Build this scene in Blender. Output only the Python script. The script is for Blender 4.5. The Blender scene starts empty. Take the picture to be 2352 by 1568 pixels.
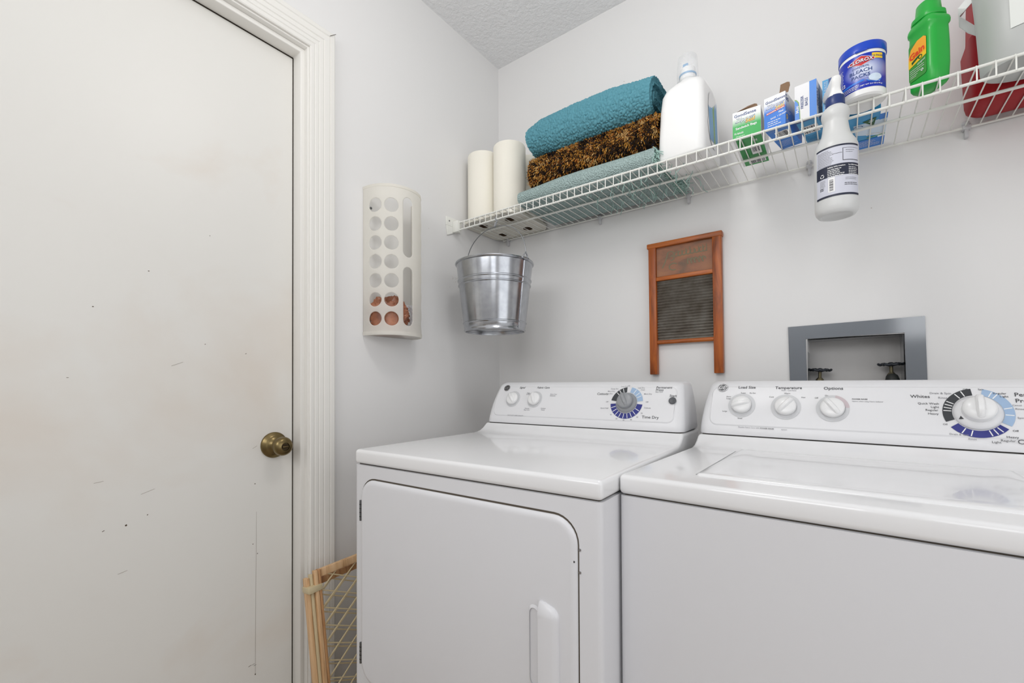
import bpy, bmesh, math, random
from mathutils import Vector, Matrix, noise
C = bpy.context.scene.collection
PI = math.pi
R = math.radians
random.seed(7)

# ---------------------------------------------------------------- camera
cd = bpy.data.cameras.new('camera'); cam = bpy.data.objects.new('camera', cd); C.objects.link(cam)
bpy.context.scene.camera = cam
CAM = Vector((1.296, -1.640, 1.083))
YAW, PITCH, ROLL, FPX = R(36.734), R(0.6975), R(-0.267), 1025.9
fw = Vector((-math.sin(YAW)*math.cos(PITCH), math.cos(YAW)*math.cos(PITCH), math.sin(PITCH)))
rt = Vector((math.cos(YAW), math.sin(YAW), 0)); up = rt.cross(fw)
r2 = rt*math.cos(ROLL)+up*math.sin(ROLL); u2 = up*math.cos(ROLL)-rt*math.sin(ROLL)
cam.matrix_world = Matrix(((r2.x, u2.x, -fw.x, CAM.x), (r2.y, u2.y, -fw.y, CAM.y), (r2.z, u2.z, -fw.z, CAM.z), (0, 0, 0, 1)))
cd.sensor_width = 36; cd.lens = FPX/2352*36; cd.shift_y = (867.53-784)/2352; cd.clip_start = 0.02

# ---------------------------------------------------------------- world, exposure, big lights
w = bpy.data.worlds.new('world'); bpy.context.scene.world = w; w.use_nodes = True
w.node_tree.nodes['Background'].inputs[0].default_value = (0.95, 0.97, 1.0, 1)
w.node_tree.nodes['Background'].inputs[1].default_value = 0.6
vs = bpy.context.scene.view_settings
bpy.context.scene.display_settings.display_device = 'sRGB'
vs.view_transform = 'Standard'; vs.look = 'None'; vs.gamma = 1.0; vs.use_curve_mapping = False; vs.exposure = 0.0
def area(name, loc, target, sx, sy, power, col):
    l = bpy.data.lights.new(name, 'AREA'); l.shape = 'RECTANGLE'; l.size = sx; l.size_y = sy; l.energy = power; l.color = col
    o = bpy.data.objects.new(name, l); C.objects.link(o); o.location = loc
    o.rotation_euler = (Vector(target)-Vector(loc)).to_track_quat('-Z', 'Y').to_euler(); return o
def point(name, loc, r, power, col):
    l = bpy.data.lights.new(name, 'POINT'); l.shadow_soft_size = r; l.energy = power; l.color = col
    o = bpy.data.objects.new(name, l); C.objects.link(o); o.location = loc; return o
point('ceiling_fill_light', (0.92, -1.00, 2.20), 0.12, 8.1, (1.0, 0.99, 0.97))  # added fill light; no ceiling lamp is known here
area('window_and_fill_light', (1.99, -2.77, 1.80), (1.4, 0, 1.2), 0.78, 0.78, 4.6, (0.96, 0.98, 1.0))
area('window_and_fill_light', (0.75, -2.765, 2.035), (0.45, 0, 1.1), 1.06, 0.79, 10.6, (0.98, 0.985, 1.0))  # added soft fill from behind, set in an invented window
area('window_and_fill_light', (2.63, -1.40, 1.20), (0, -1.25, 1.02), 1.46, 1.56, 7.8, (0.97, 0.985, 1.0))  # added side fill; no window is known in this wall

# ---------------------------------------------------------------- helpers
def lin(c): return c/12.92 if c <= 0.04045 else ((c+0.055)/1.055)**2.4
def rgb(r, g, b): return (lin(r/255), lin(g/255), lin(b/255), 1)
MATS = {}
def mat(name, col, rough=0.5, metal=0.0, spec=0.5, alpha=1.0, trans=0.0, sss=0.0, coat=0.0):
    m = bpy.data.materials.new(name); m.use_nodes = True; b = m.node_tree.nodes['Principled BSDF']
    b.inputs['Base Color'].default_value = col; b.inputs['Roughness'].default_value = rough; b.inputs['Metallic'].default_value = metal
    b.inputs['Specular IOR Level'].default_value = spec; b.inputs['Alpha'].default_value = alpha
    b.inputs['Transmission Weight'].default_value = trans; b.inputs['Coat Weight'].default_value = coat
    if sss: b.inputs['Subsurface Weight'].default_value = sss; b.inputs['Subsurface Scale'].default_value = 0.01
    MATS[name] = m; return m
def nd(m, t, **kw):
    n = m.node_tree.nodes.new(t)
    for k, v in kw.items():
        if k in n.inputs: n.inputs[k].default_value = v
        else: setattr(n, k, v)
    return n
def lk(m, a, b): m.node_tree.links.new(a, b)
def bsdf(m): return m.node_tree.nodes['Principled BSDF']
def bump(m, scale=50, strength=0.2, dist=0.001, detail=3, kind='noise', stretch=None):
    tc = nd(m, 'ShaderNodeTexCoord'); mp = nd(m, 'ShaderNodeMapping')
    if stretch: mp.inputs['Scale'].default_value = stretch
    lk(m, tc.outputs['Object'], mp.inputs['Vector'])
    if kind == 'noise': t = nd(m, 'ShaderNodeTexNoise', Scale=scale, Detail=detail); out = t.outputs['Fac']
    else: t = nd(m, 'ShaderNodeTexVoronoi', Scale=scale); out = t.outputs['Distance']
    lk(m, mp.outputs['Vector'], t.inputs['Vector'])
    b = nd(m, 'ShaderNodeBump', Strength=strength, Distance=dist); lk(m, out, b.inputs['Height'])
    lk(m, b.outputs['Normal'], bsdf(m).inputs['Normal']); return b
def ramp(m, cols, scale=5, detail=4, stretch=(1, 1, 1), distort=0.0, coord='Object', rough=0.55):
    tc = nd(m, 'ShaderNodeTexCoord'); mp = nd(m, 'ShaderNodeMapping'); mp.inputs['Scale'].default_value = stretch
    t = nd(m, 'ShaderNodeTexNoise', Scale=scale, Detail=detail, Distortion=distort, Roughness=rough); cr = nd(m, 'ShaderNodeValToRGB')
    lk(m, tc.outputs[coord], mp.inputs['Vector']); lk(m, mp.outputs['Vector'], t.inputs['Vector']); lk(m, t.outputs['Fac'], cr.inputs['Fac'])
    e = cr.color_ramp.elements
    while len(e) < len(cols): e.new(0.5)
    for i, (p, c) in enumerate(cols): e[i].position = p; e[i].color = c
    lk(m, cr.outputs['Color'], bsdf(m).inputs['Base Color']); return cr

class MB:
    def __init__(s): s.v = []; s.f = []; s.m = []; s.x = None
    def add(s, vs, fs, mi=0):
        n = len(s.v)
        s.v += [tuple(s.x @ Vector(p)) for p in vs] if s.x else [tuple(p) for p in vs]
        for f in fs: s.f.append([i+n for i in f]); s.m.append(mi)
        return s
    def bm(s, b, mi=0):
        b.verts.index_update(); s.add([v.co.copy() for v in b.verts], [[v.index for v in f.verts] for f in b.faces], mi); b.free(); return s
    def box(s, x0, x1, y0, y1, z0, z1, bev=0, seg=2, mi=0, only=None):
        b = bmesh.new(); bmesh.ops.create_cube(b, size=1)
        for v in b.verts: v.co = Vector(((x0+x1)/2+v.co.x*(x1-x0), (y0+y1)/2+v.co.y*(y1-y0), (z0+z1)/2+v.co.z*(z1-z0)))
        if bev:
            es = [e for e in b.edges if only is None or abs((e.verts[0].co-e.verts[1].co).normalized()['xyz'.index(only)]) > .9]
            bmesh.ops.bevel(b, geom=es, offset=bev, segments=seg, profile=0.5, affect='EDGES')
        return s.bm(b, mi)
    def prism(s, poly, axis, a0, a1, bev=0, seg=3, mi=0, ang=35):
        # poly: 2D points; axis 'x': (y,z), 'y': (x,z), 'z': (x,y)
        def P(p, a): return {'x': (a, p[0], p[1]), 'y': (p[0], a, p[1]), 'z': (p[0], p[1], a)}[axis]
        b = bmesh.new(); n = len(poly)
        A = [b.verts.new(P(p, a0)) for p in poly]; B = [b.verts.new(P(p, a1)) for p in poly]
        b.faces.new(A); b.faces.new(B[::-1])
        for i in range(n): b.faces.new((A[i], B[i], B[(i+1) % n], A[(i+1) % n]))
        bmesh.ops.recalc_face_normals(b, faces=b.faces)
        if bev:
            es = [e for e in b.edges if e.calc_face_angle(0) > R(ang)]
            bmesh.ops.bevel(b, geom=es, offset=bev, segments=seg, profile=0.5, affect='EDGES', clamp_overlap=True)
        return s.bm(b, mi)
    def lathe(s, prof, c=(0, 0, 0), n=32, mi=0, axis='z', sx=1, sy=1):
        vs = []; fs = []
        for r, h in prof:
            for k in range(n):
                a = 2*PI*k/n; p = (r*math.cos(a)*sx, r*math.sin(a)*sy, h)
                if axis == 'x': p = (h, p[0], p[1])
                if axis == 'y': p = (p[0], h, p[1])
                vs.append((p[0]+c[0], p[1]+c[1], p[2]+c[2]))
        for i in range(len(prof)-1):
            for k in range(n): fs.append((i*n+k, i*n+(k+1) % n, (i+1)*n+(k+1) % n, (i+1)*n+k))
        if prof[0][0] > 1e-5: fs.append(tuple(range(n))[::-1])
        if prof[-1][0] > 1e-5: fs.append(tuple((len(prof)-1)*n+k for k in range(n)))
        return s.add(vs, fs, mi)
    def tube(s, pts, r, n=8, mi=0, closed=False, caps=True):
        pts = [Vector(p) for p in pts]; vs = []; fs = []; m = len(pts); prev = None
        for i, p in enumerate(pts):
            if closed: t = pts[(i+1) % m]-pts[i-1]
            else: t = pts[min(i+1, m-1)]-pts[max(i-1, 0)]
            t.normalize()
            if prev is None: a = t.orthogonal().normalized()
            else:
                a = prev-t*prev.dot(t)
                a = a.normalized() if a.length > 1e-6 else t.orthogonal().normalized()
            prev = a; b = t.cross(a); rr = r[i] if isinstance(r, (list, tuple)) else r
            for k in range(n):
                q = 2*PI*k/n; vs.append(p+a*math.cos(q)*rr+b*math.sin(q)*rr)
        for i in range(m if closed else m-1):
            j = (i+1) % m
            for k in range(n): fs.append((i*n+k, i*n+(k+1) % n, j*n+(k+1) % n, j*n+k))
        if not closed and caps: fs += [tuple(range(n))[::-1], tuple((m-1)*n+k for k in range(n))]
        return s.add(vs, fs, mi)
    def loft(s, rings, mi=0, closed=True, caps=True):
        n = len(rings[0]); vs = [p for r in rings for p in r]; fs = []
        for i in range(len(rings)-1):
            for k in range(n if closed else n-1): fs.append((i*n+k, i*n+(k+1) % n, (i+1)*n+(k+1) % n, (i+1)*n+k))
        if caps and closed: fs += [tuple(range(n))[::-1], tuple((len(rings)-1)*n+k for k in range(n))]
        return s.add(vs, fs, mi)
    def flat(s, geo, f, mi=0):
        return s.add([f(u, v) for u, v in geo[0]], geo[1], mi)
    def build(s, name, mats, parent=None, ang=35, smooth=True, recalc=True):
        me = bpy.data.meshes.new(name); me.from_pydata(s.v, [], s.f)
        if not isinstance(mats, (list, tuple)): mats = [mats]
        for m in mats: me.materials.append(m)
        me.polygons.foreach_set('material_index', s.m)
        if recalc:
            b = bmesh.new(); b.from_mesh(me); bmesh.ops.recalc_face_normals(b, faces=b.faces); b.to_mesh(me); b.free()
        if smooth:
            me.polygons.foreach_set('use_smooth', [True]*len(me.polygons)); me.set_sharp_from_angle(angle=R(ang))
        me.update(); o = bpy.data.objects.new(name, me); C.objects.link(o)
        if parent: o.parent = parent
        return o
def tag(o, label=None, cat=None, group=None, kind=None):
    if label: o['label'] = label
    if cat: o['category'] = cat
    if group: o['group'] = group
    if kind: o['kind'] = kind
    return o
def thing(name, label, cat, loc=(0, 0, 0), rz=0, group=None, rot=None):
    o = bpy.data.objects.new(name, None); C.objects.link(o); o.location = loc; o.rotation_euler = rot if rot else (0, 0, rz)
    o.empty_display_size = 0.05; return tag(o, label, cat, group)
def absorb(dst, *srcs):
    """printing belongs to the surface it is on: add it to that part's mesh"""
    b = bmesh.new(); b.from_mesh(dst.data)
    for q in srcs:
        n0 = len(b.faces); k = len(dst.data.materials); b.from_mesh(q.data); b.faces.ensure_lookup_table()
        for f in b.faces[n0:]: f.material_index += k
        for mt in q.data.materials: dst.data.materials.append(mt)
    b.to_mesh(dst.data); b.free()
    for q in srcs: bpy.data.objects.remove(q)
def struct(name, mb, m, parent=None, **k):
    o = mb.build(name, m, parent, **k)
    if not parent: o['kind'] = 'structure'
    return o

# ---- flat artwork (2D), mapped onto surfaces
TC = {}
def text2d(s, size, x=0, y=0, al='C', shear=0.0, bold=0.0, rot=0.0, sx=1.0):
    key = (s, shear, bold)
    if key not in TC:
        cu = bpy.data.curves.new('t', 'FONT'); cu.body = s; cu.size = 1; cu.shear = shear; cu.offset = bold; cu.resolution_u = 2
        ob = bpy.data.objects.new('t', cu); C.objects.link(ob)
        dg = bpy.context.evaluated_depsgraph_get(); me = bpy.data.meshes.new_from_object(ob.evaluated_get(dg))
        v = [(p.co.x, p.co.y) for p in me.vertices]; f = [tuple(q.vertices) for q in me.polygons]
        x0 = min(p[0] for p in v); x1 = max(p[0] for p in v)
        TC[key] = ([(p[0]-x0, p[1]) for p in v], f, x1-x0)
        bpy.data.objects.remove(ob); bpy.data.meshes.remove(me); bpy.data.curves.remove(cu)
    v, f, wd = TC[key]; off = {'L': 0, 'C': -wd/2, 'R': -wd}[al]
    c, sn = math.cos(rot), math.sin(rot); out = []
    for a, b in v:
        a = (a+off)*size*sx; b = (b-0.35)*size; out.append((x+a*c-b*sn, y+a*sn+b*c))
    return out, f
def rect2d(x0, x1, y0, y1, nx=1, ny=1):
    v = [(x0+(x1-x0)*i/nx, y0+(y1-y0)*j/ny) for j in range(ny+1) for i in range(nx+1)]
    return v, [(j*(nx+1)+i, j*(nx+1)+i+1, (j+1)*(nx+1)+i+1, (j+1)*(nx+1)+i) for j in range(ny) for i in range(nx)]
def ring2d(cx, cy, r0, r1, a0=0, a1=360, n=24, sx=1.0):
    v = []
    for i in range(n+1):
        a = R(a0+(a1-a0)*i/n); v += [(cx+r0*math.cos(a)*sx, cy+r0*math.sin(a)), (cx+r1*math.cos(a)*sx, cy+r1*math.sin(a))]
    return v, [(2*i, 2*i+1, 2*i+3, 2*i+2) for i in range(n)]
def poly2d(pts): return list(pts), [tuple(range(len(pts)))]
def plane(o, u, v, off=0.0004):
    o = Vector(o); u = Vector(u).normalized(); v = Vector(v).normalized(); n = u.cross(v)
    return lambda a, b: tuple(o+u*a+v*b+n*off)
def lines2d(x0, x1, y0, dy, n, h, jitter=0.3, seed=1):
    rr = random.Random(seed); vs = []; fs = []
    for i in range(n):
        x = x0
        xe = x1-(x1-x0)*jitter*rr.random()
        while x < xe:
            wd = min(xe-x, h*(1.5+3*rr.random())); k = len(vs); y = y0-i*dy
            vs += [(x, y), (x+wd, y), (x+wd, y+h), (x, y+h)]; fs.append((k, k+1, k+2, k+3)); x += wd+h*0.6
    return vs, fs
def bars2d(x0, x1, y0, y1, n, seed=3, horiz=False):
    rr = random.Random(seed); vs = []; fs = []; L = (y1-y0) if horiz else (x1-x0); p = 0
    for i in range(n):
        wd = L/n*(0.25+0.55*rr.random()); a = L*i/n; k = len(vs)
        if horiz: vs += [(x0, y0+a), (x1, y0+a), (x1, y0+a+wd), (x0, y0+a+wd)]
        else: vs += [(x0+a, y0), (x0+a+wd, y0), (x0+a+wd, y1), (x0+a, y1)]
        fs.append((k, k+1, k+2, k+3))
    return vs, fs

# ---------------------------------------------------------------- materials
M_wall = mat('wall_paint', rgb(233, 232, 231), 0.62, spec=0.3); bump(M_wall, 220, 0.10, 0.0006, 3)
M_ceil = mat('ceiling_texture', rgb(238, 238, 239), 0.9, spec=0.2); bump(M_ceil, 70, 0.9, 0.006, 5)
M_trim = mat('trim_paint', rgb(237, 235, 230), 0.38); bump(M_trim, 60, 0.05, 0.0008)
M_door = mat('door_paint', rgb(234, 228, 217), 0.42)
ramp(M_door, [(0.0, rgb(217, 204, 190)), (0.30, rgb(226, 219, 210)), (0.46, rgb(231, 229, 224)), (1.0, rgb(232, 231, 226))], 1.7, 5, (1, 1, 1.3), 0.4)
bump(M_door, 9, 0.12, 0.002, 3)
M_dirt = mat('dark_dirt', rgb(90, 76, 62), 0.8)
M_scuff = mat('grey_scuff', rgb(170, 162, 152), 0.8)
M_floor = mat('floor_vinyl', rgb(176, 162, 146), 0.5); bump(M_floor, 30, 0.1, 0.001)
M_gap = mat('dark_gap', rgb(84, 76, 66), 0.9)
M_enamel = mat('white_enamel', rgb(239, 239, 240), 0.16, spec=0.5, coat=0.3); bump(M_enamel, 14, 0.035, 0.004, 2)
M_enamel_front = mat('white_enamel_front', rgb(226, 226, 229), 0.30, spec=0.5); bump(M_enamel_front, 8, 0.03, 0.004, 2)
M_plastic = mat('white_plastic', rgb(229, 229, 231), 0.33)
M_knob = mat('white_knob', rgb(236, 236, 236), 0.25)
M_kgrey = mat('grey_knob', rgb(150, 152, 155), 0.35)
M_dgrey = mat('dark_grey', rgb(82, 84, 88), 0.4)
M_ring = mat('pale_grey_print', rgb(205, 206, 208), 0.4)
M_pink = mat('pink_grey_print', rgb(200, 186, 190), 0.4)
M_ink = mat('ink', rgb(62, 62, 66), 0.5)
M_ink2 = mat('faint_ink', rgb(135, 135, 140), 0.5)
M_char = mat('charcoal_print', rgb(55, 58, 62), 0.4)
M_navy = mat('navy_print', rgb(42, 48, 130), 0.4)
M_sky = mat('light_blue_print', rgb(160, 186, 216), 0.4)
M_wprint = mat('white_print', rgb(240, 240, 240), 0.4)
M_silver = mat('silver', rgb(190, 190, 192), 0.25, 1.0)
M_hinge = mat('hinge_steel', rgb(120, 122, 125), 0.3, 1.0)
M_black = mat('black', rgb(24, 24, 26), 0.6)
M_brass = mat('antique_brass', rgb(126, 110, 76), 0.30, 1.0)
M_brassd = mat('dark_brass', rgb(70, 58, 40), 0.4, 0.8)
M_wire = mat('white_wire', rgb(236, 236, 230), 0.3)
M_clip = mat('clear_clip', rgb(228, 228, 230), 0.25, trans=0.35)
M_galv = mat('galvanized_steel', rgb(176, 179, 184), 0.20, 1.0)
cr = ramp(M_galv, [(0.2, rgb(160, 163, 169)), (0.8, rgb(194, 196, 200))], 26, 3)
M_galvw = mat('steel_wire', rgb(160, 162, 165), 0.35, 1.0)
M_wood = mat('washboard_wood', rgb(150, 84, 40), 0.4)
ramp(M_wood, [(0.25, rgb(92, 42, 10)), (0.5, rgb(158, 78, 24)), (0.8, rgb(196, 108, 40))], 9, 6, (6, 6, 0.8), 0.6)
bump(M_wood, 40, 0.15, 0.0006, 3)
M_woodh = mat('washboard_wood_rail', rgb(160, 92, 44), 0.4)
ramp(M_woodh, [(0.25, rgb(104, 52, 16)), (0.5, rgb(172, 90, 32)), (0.8, rgb(204, 118, 46))], 9, 6, (0.8, 6, 6), 0.6)
M_wood2 = mat('washboard_panel', rgb(150, 110, 84), 0.6)
ramp(M_wood2, [(0.3, rgb(112, 92, 76)), (0.5, rgb(150, 104, 80)), (0.75, rgb(168, 118, 84))], 12, 5, (1, 1, 2), 0.4)
M_faded = mat('faded_green_paint', rgb(124, 116, 92), 0.7)
M_zinc = mat('old_zinc', rgb(104, 100, 94), 0.40, 0.35)
ramp(M_zinc, [(0.3, rgb(112, 104, 94)), (0.6, rgb(138, 133, 125)), (0.9, rgb(158, 155, 148))], 30, 4)
M_boxg = mat('grey_metal_paint', rgb(74, 84, 96), 0.35, spec=0.6, coat=1.0); bsdf(M_boxg).inputs['Coat Roughness'].default_value = 0.10; bsdf(M_boxg).inputs['Coat IOR'].default_value = 2.0
M_boxd = mat('recess_back', rgb(196, 194, 192), 0.6)
M_rubber = mat('black_rubber', rgb(40, 42, 40), 0.6)
M_oldmetal = mat('old_valve_metal', rgb(120, 112, 88), 0.4, 0.8)
M_iron = mat('dark_handle', rgb(52, 56, 62), 0.35, 0.4)
M_pine = mat('pine', rgb(206, 162, 118), 0.45)
ramp(M_pine, [(0.3, rgb(186, 142, 98)), (0.5, rgb(216, 176, 132)), (0.8, rgb(230, 196, 154))], 14, 5, (8, 8, 0.6), 0.3)
M_pine2 = mat('pine_dark', rgb(186, 134, 88), 0.45)
ramp(M_pine2, [(0.3, rgb(160, 112, 70)), (0.55, rgb(196, 148, 102)), (0.8, rgb(212, 168, 122))], 14, 5, (8, 8, 0.6), 0.3)
M_net = mat('cream_netting', rgb(222, 204, 164), 0.45)
M_strapb = mat('beige_plastic', rgb(206, 190, 154), 0.4)
M_bagh = mat('frosted_plastic', rgb(250, 249, 245), 0.4, sss=0.0)
n_ = bsdf(M_bagh)
tr = nd(M_bagh, 'ShaderNodeBsdfTranslucent'); tr.inputs['Color'].default_value = rgb(252, 250, 245); mx = nd(M_bagh, 'ShaderNodeMixShader', Fac=0.62)
lk(M_bagh, n_.outputs[0], mx.inputs[1]); lk(M_bagh, tr.outputs[0], mx.inputs[2]); lk(M_bagh, mx.outputs[0], M_bagh.node_tree.nodes['Material Output'].inputs['Surface'])
M_bbag = mat('brown_bag', rgb(172, 118, 92), 0.3); ramp(M_bbag, [(0.3, rgb(112, 60, 36)), (0.7, rgb(176, 116, 86))], 22, 4)
M_wbag = mat('white_bag', rgb(226, 226, 230), 0.3)
M_paper = mat('paper_towel', rgb(244, 240, 228), 0.85, spec=0.2); bump(M_paper, 260, 0.25, 0.0008, 2, 'vor')
M_film = mat('plastic_film', rgb(232, 228, 216), 0.25, trans=0.15)
M_core = mat('cardboard_core', rgb(96, 78, 60), 0.9)
M_teal = mat('blue_bath_rug', rgb(94, 150, 164), 0.9, spec=0.15)
M_sage = mat('sage_rug', rgb(170, 190, 188), 0.9, spec=0.15)
b_ = bump(M_sage, 230, 1.0, 0.005, 2, 'vor')
M_fringe = mat('sage_fringe', rgb(166, 196, 188), 0.85, spec=0.15)
M_under = mat('brown_backing', rgb(70, 50, 30), 0.95, spec=0.1)
YARN = [mat('yarn_%s' % n, rgb(*c), 0.8, spec=0.15) for n, c in (('black', (28, 24, 26)), ('ochre', (204, 148, 66)), ('brown', (152, 100, 50)), ('tan', (218, 180, 120)), ('rust', (182, 104, 46)), ('navy', (38, 38, 50)))]
M_hdpe = mat('white_hdpe', rgb(243, 243, 242), 0.35, sss=0.0)
M_clear = mat('clear_cap', rgb(244, 246, 248), 0.08, alpha=0.28)
M_bluel = mat('blue_label', rgb(92, 158, 204), 0.35)
M_green_l = mat('green_leaf_print', rgb(120, 168, 80), 0.4)
M_gbox = mat('green_carton', rgb(24, 150, 62), 0.4)
M_gboxd = mat('green_carton_dark', rgb(14, 118, 52), 0.4)
M_wcard = mat('white_carton', rgb(236, 236, 238), 0.45)
M_kraft = mat('kraft_inside', rgb(136, 108, 84), 0.8)
M_bcard = mat('blue_carton', rgb(22, 122, 214), 0.35)
M_bcard2 = mat('mid_blue_carton', rgb(40, 146, 200), 0.35)
M_bcardd = mat('deep_blue_print', rgb(22, 62, 130), 0.4)
M_yellow = mat('yellow_print', rgb(250, 206, 40), 0.4)
M_red = mat('red_print', rgb(206, 40, 44), 0.4)
M_clxb = mat('royal_blue', rgb(14, 68, 192), 0.28)
M_clxm = mat('bright_blue_print', rgb(40, 120, 224), 0.35)
M_glow = mat('pale_blue_print', rgb(214, 230, 246), 0.35)
M_gain = mat('green_bottle', rgb(34, 172, 62), 0.3)
M_gainl = mat('green_label', rgb(60, 150, 60), 0.35)
M_orange = mat('orange_print', rgb(252, 176, 44), 0.35)
M_redo = mat('red_orange_print', rgb(236, 72, 30), 0.4)
M_dgreen = mat('dark_green_print', rgb(22, 84, 34), 0.4)
M_redtub = mat('red_plastic', rgb(160, 12, 24), 0.5, spec=0.25)
M_tub = mat('grey_white_plastic', rgb(186, 188, 186), 0.35)
M_tubl = mat('white_paper_label', rgb(232, 234, 230), 0.5)
M_trans = mat('frosted_bottle', rgb(226, 227, 226), 0.35, trans=0.12)
M_navyc = mat('navy_cap', rgb(30, 52, 112), 0.35)
M_dkl = mat('dark_label', rgb(30, 36, 58), 0.4)
M_lab = mat('pale_label', rgb(210, 212, 224), 0.4)
M_grad = mat('green_fade_card', rgb(40, 170, 80), 0.4)
def zfade(m, c0, c1, z0, z1):     # printed fade between two inks, in object space
    tc = nd(m, 'ShaderNodeTexCoord'); sp = nd(m, 'ShaderNodeSeparateXYZ'); mr = nd(m, 'ShaderNodeMapRange'); mi = nd(m, 'ShaderNodeMix', data_type='RGBA')
    mr.inputs[1].default_value = z0; mr.inputs[2].default_value = z1
    lk(m, tc.outputs['Object'], sp.inputs[0]); lk(m, sp.outputs[2], mr.inputs[0]); lk(m, mr.outputs[0], mi.inputs[0])
    mi.inputs[6].default_value = c0; mi.inputs[7].default_value = c1; lk(m, mi.outputs[2], bsdf(m).inputs['Base Color'])
zfade(M_grad, rgb(24, 168, 70), rgb(238, 240, 238), 0.034, 0.058)
M_gradb = mat('blue_fade_card', rgb(40, 120, 210), 0.4)
zfade(M_gradb, rgb(20, 118, 216), rgb(238, 240, 242), 0.044, 0.066)
M_clxg = mat('blue_glow_label', rgb(40, 80, 190), 0.3)
def radial(m, c_in, c_out, cx, cz, sx, sz):
    tc = nd(m, 'ShaderNodeTexCoord'); mp = nd(m, 'ShaderNodeMapping'); gr = nd(m, 'ShaderNodeTexGradient', gradient_type='SPHERICAL'); mi = nd(m, 'ShaderNodeMix', data_type='RGBA')
    mp.inputs['Scale'].default_value = (1/sx, 0, 1/sz); mp.inputs['Location'].default_value = (-cx/sx, 0, -cz/sz)
    lk(m, tc.outputs['Object'], mp.inputs[0]); lk(m, mp.outputs[0], gr.inputs[0]); lk(m, gr.outputs['Fac'], mi.inputs[0])
    mi.inputs[6].default_value = c_out; mi.inputs[7].default_value = c_in; lk(m, mi.outputs[2], bsdf(m).inputs['Base Color'])
radial(M_clxg, rgb(236, 244, 255), rgb(16, 46, 176), 0.008, 0.068, 0.042, 0.036)

# ---------------------------------------------------------------- room shell
H = 2.563; RX = 2.62; RY = -2.75; T = 0.12
DY0, DY1, DZ = -0.934, -1.772, 2.101       # door frame opening in the left wall
m = MB(); m.box(-T, 0, DY0+0.004, T, 0, H); m.box(-T, 0, DY1-0.004, DY0+0.004, DZ+0.004, H); m.box(-T, 0, RY, DY1-0.004, 0, H)
struct('wall_left', m, M_wall)
WX0, WX1, WZ0, WZ1 = 1.204, 1.432, 1.000, 1.216
m = MB(); m.box(0, WX0, 0, T, 0, H); m.box(WX1, RX, 0, T, 0, H); m.box(WX0, WX1, 0, T, 0, WZ0); m.box(WX0, WX1, 0, T, WZ1, H)
wb_ = struct('wall_back', m, M_wall)
m = MB(); m.box(RX, RX+T, RY, -2.15, 0, H); m.box(RX, RX+T, -.65, 0, 0, H); m.box(RX, RX+T, -2.15, -.65, 0, .40); m.box(RX, RX+T, -2.15, -.65, 2.0, H)  # opening made up for the side fill light
struct('wall_right', m, M_wall)
VX0, VX1, VZ0, VZ1 = 1.58, 2.40, 1.40, 2.20
UX0, UX1, UZ0, UZ1 = 0.20, 1.30, 1.62, 2.45  # opening added to hold the rear fill light
m = MB(); m.box(0, UX0, RY-T, RY, 0, H); m.box(UX0, UX1, RY-T, RY, 0, UZ0); m.box(UX0, UX1, RY-T, RY, UZ1, H); m.box(UX1, VX0, RY-T, RY, 0, H)
m.box(VX1, RX, RY-T, RY, 0, H); m.box(VX0, VX1, RY-T, RY, 0, VZ0); m.box(VX0, VX1, RY-T, RY, VZ1, H)
struct('wall_front', m, M_wall)
f_ = .05
for nm, (A0, A1, B0, B1) in (('window_1', (VX0, VX1, VZ0, VZ1)), ('added_window_2', (UX0, UX1, UZ0, UZ1))):  # the second window is added, framing the rear fill light
    m = MB()
    for q in ((A0-f_, A0, B0-f_, B1+f_), (A1, A1+f_, B0-f_, B1+f_), (A0, A1, B0-f_, B0), (A0, A1, B1, B1+f_), ((A0+A1)/2-.012, (A0+A1)/2+.012, B0, B1)): m.box(q[0], q[1], RY, RY+.02, q[2], q[3])
    struct(nm, m, M_trim)
m = MB()
for q in ((-2.20, -2.15, .35, 2.05), (-.65, -.60, .35, 2.05), (-2.15, -.65, .35, .40), (-2.15, -.65, 2.0, 2.05), (-1.412, -1.388, .40, 2.0)): m.box(RX-.02, RX, q[0], q[1], q[2], q[3])
struct('added_window_3', m, M_trim)  # added window frame around the side fill light
struct('floor', MB().box(-T, RX+T, RY-T, T, -0.05, 0), M_floor)
struct('ceiling', MB().box(-T, RX+T, RY-T, T, H, H+0.05), M_ceil)
# little flecks where the ceiling texture ends
# door leaf
m = MB(); m.box(-0.094, -0.058, DY1+0.013, -0.9476, 0.008, 2.0862, 0.0015, 1)
door = struct('door_1', m, M_door)
kn = thing('door_knob', None, None); kn.parent = door; del_ = [kn.pop(k) for k in ('label', 'category') if k in kn]
KY, KZ = -1.003, 0.905
m = MB(); m.lathe([(0.0, -0.058), (0.0375, -0.058), (0.0378, -0.054), (0.0365, -0.051), (0.032, -0.049), (0.030, -0.0455), (0.026, -0.044), (0.017, -0.040), (0.0150, -0.034), (0.0, -0.034)], (0, KY, KZ), 48, axis='x')
ro = m.build('rosette', M_brass, kn, 50)
m = MB(); m.lathe([(0.0, -0.042), (0.0125, -0.042), (0.0125, -0.030), (0.0165, -0.022), (0.0235, -0.016), (0.0268, -0.008), (0.0268, -0.001), (0.0245, 0.006), (0.019, 0.0105), (0.0115, 0.0125), (0.0105, 0.0095), (0.0, 0.0095)], (0, KY, KZ), 48, axis='x')
m.build('knob', M_brass, kn, 60)
m = MB(); m.lathe([(0, 0.0096), (0.0095, 0.0096), (0.0095, 0.0105), (0, 0.0105)], (0, KY, KZ), 24, axis='x')
pb = m.build('lock_button', M_brassd, kn)
MB().box(0.0105, 0.0145, KY-0.008, KY+0.008, KZ-0.0018, KZ+0.0018, 0.001, 2).build('turn_piece', M_brass, kn)
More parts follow.
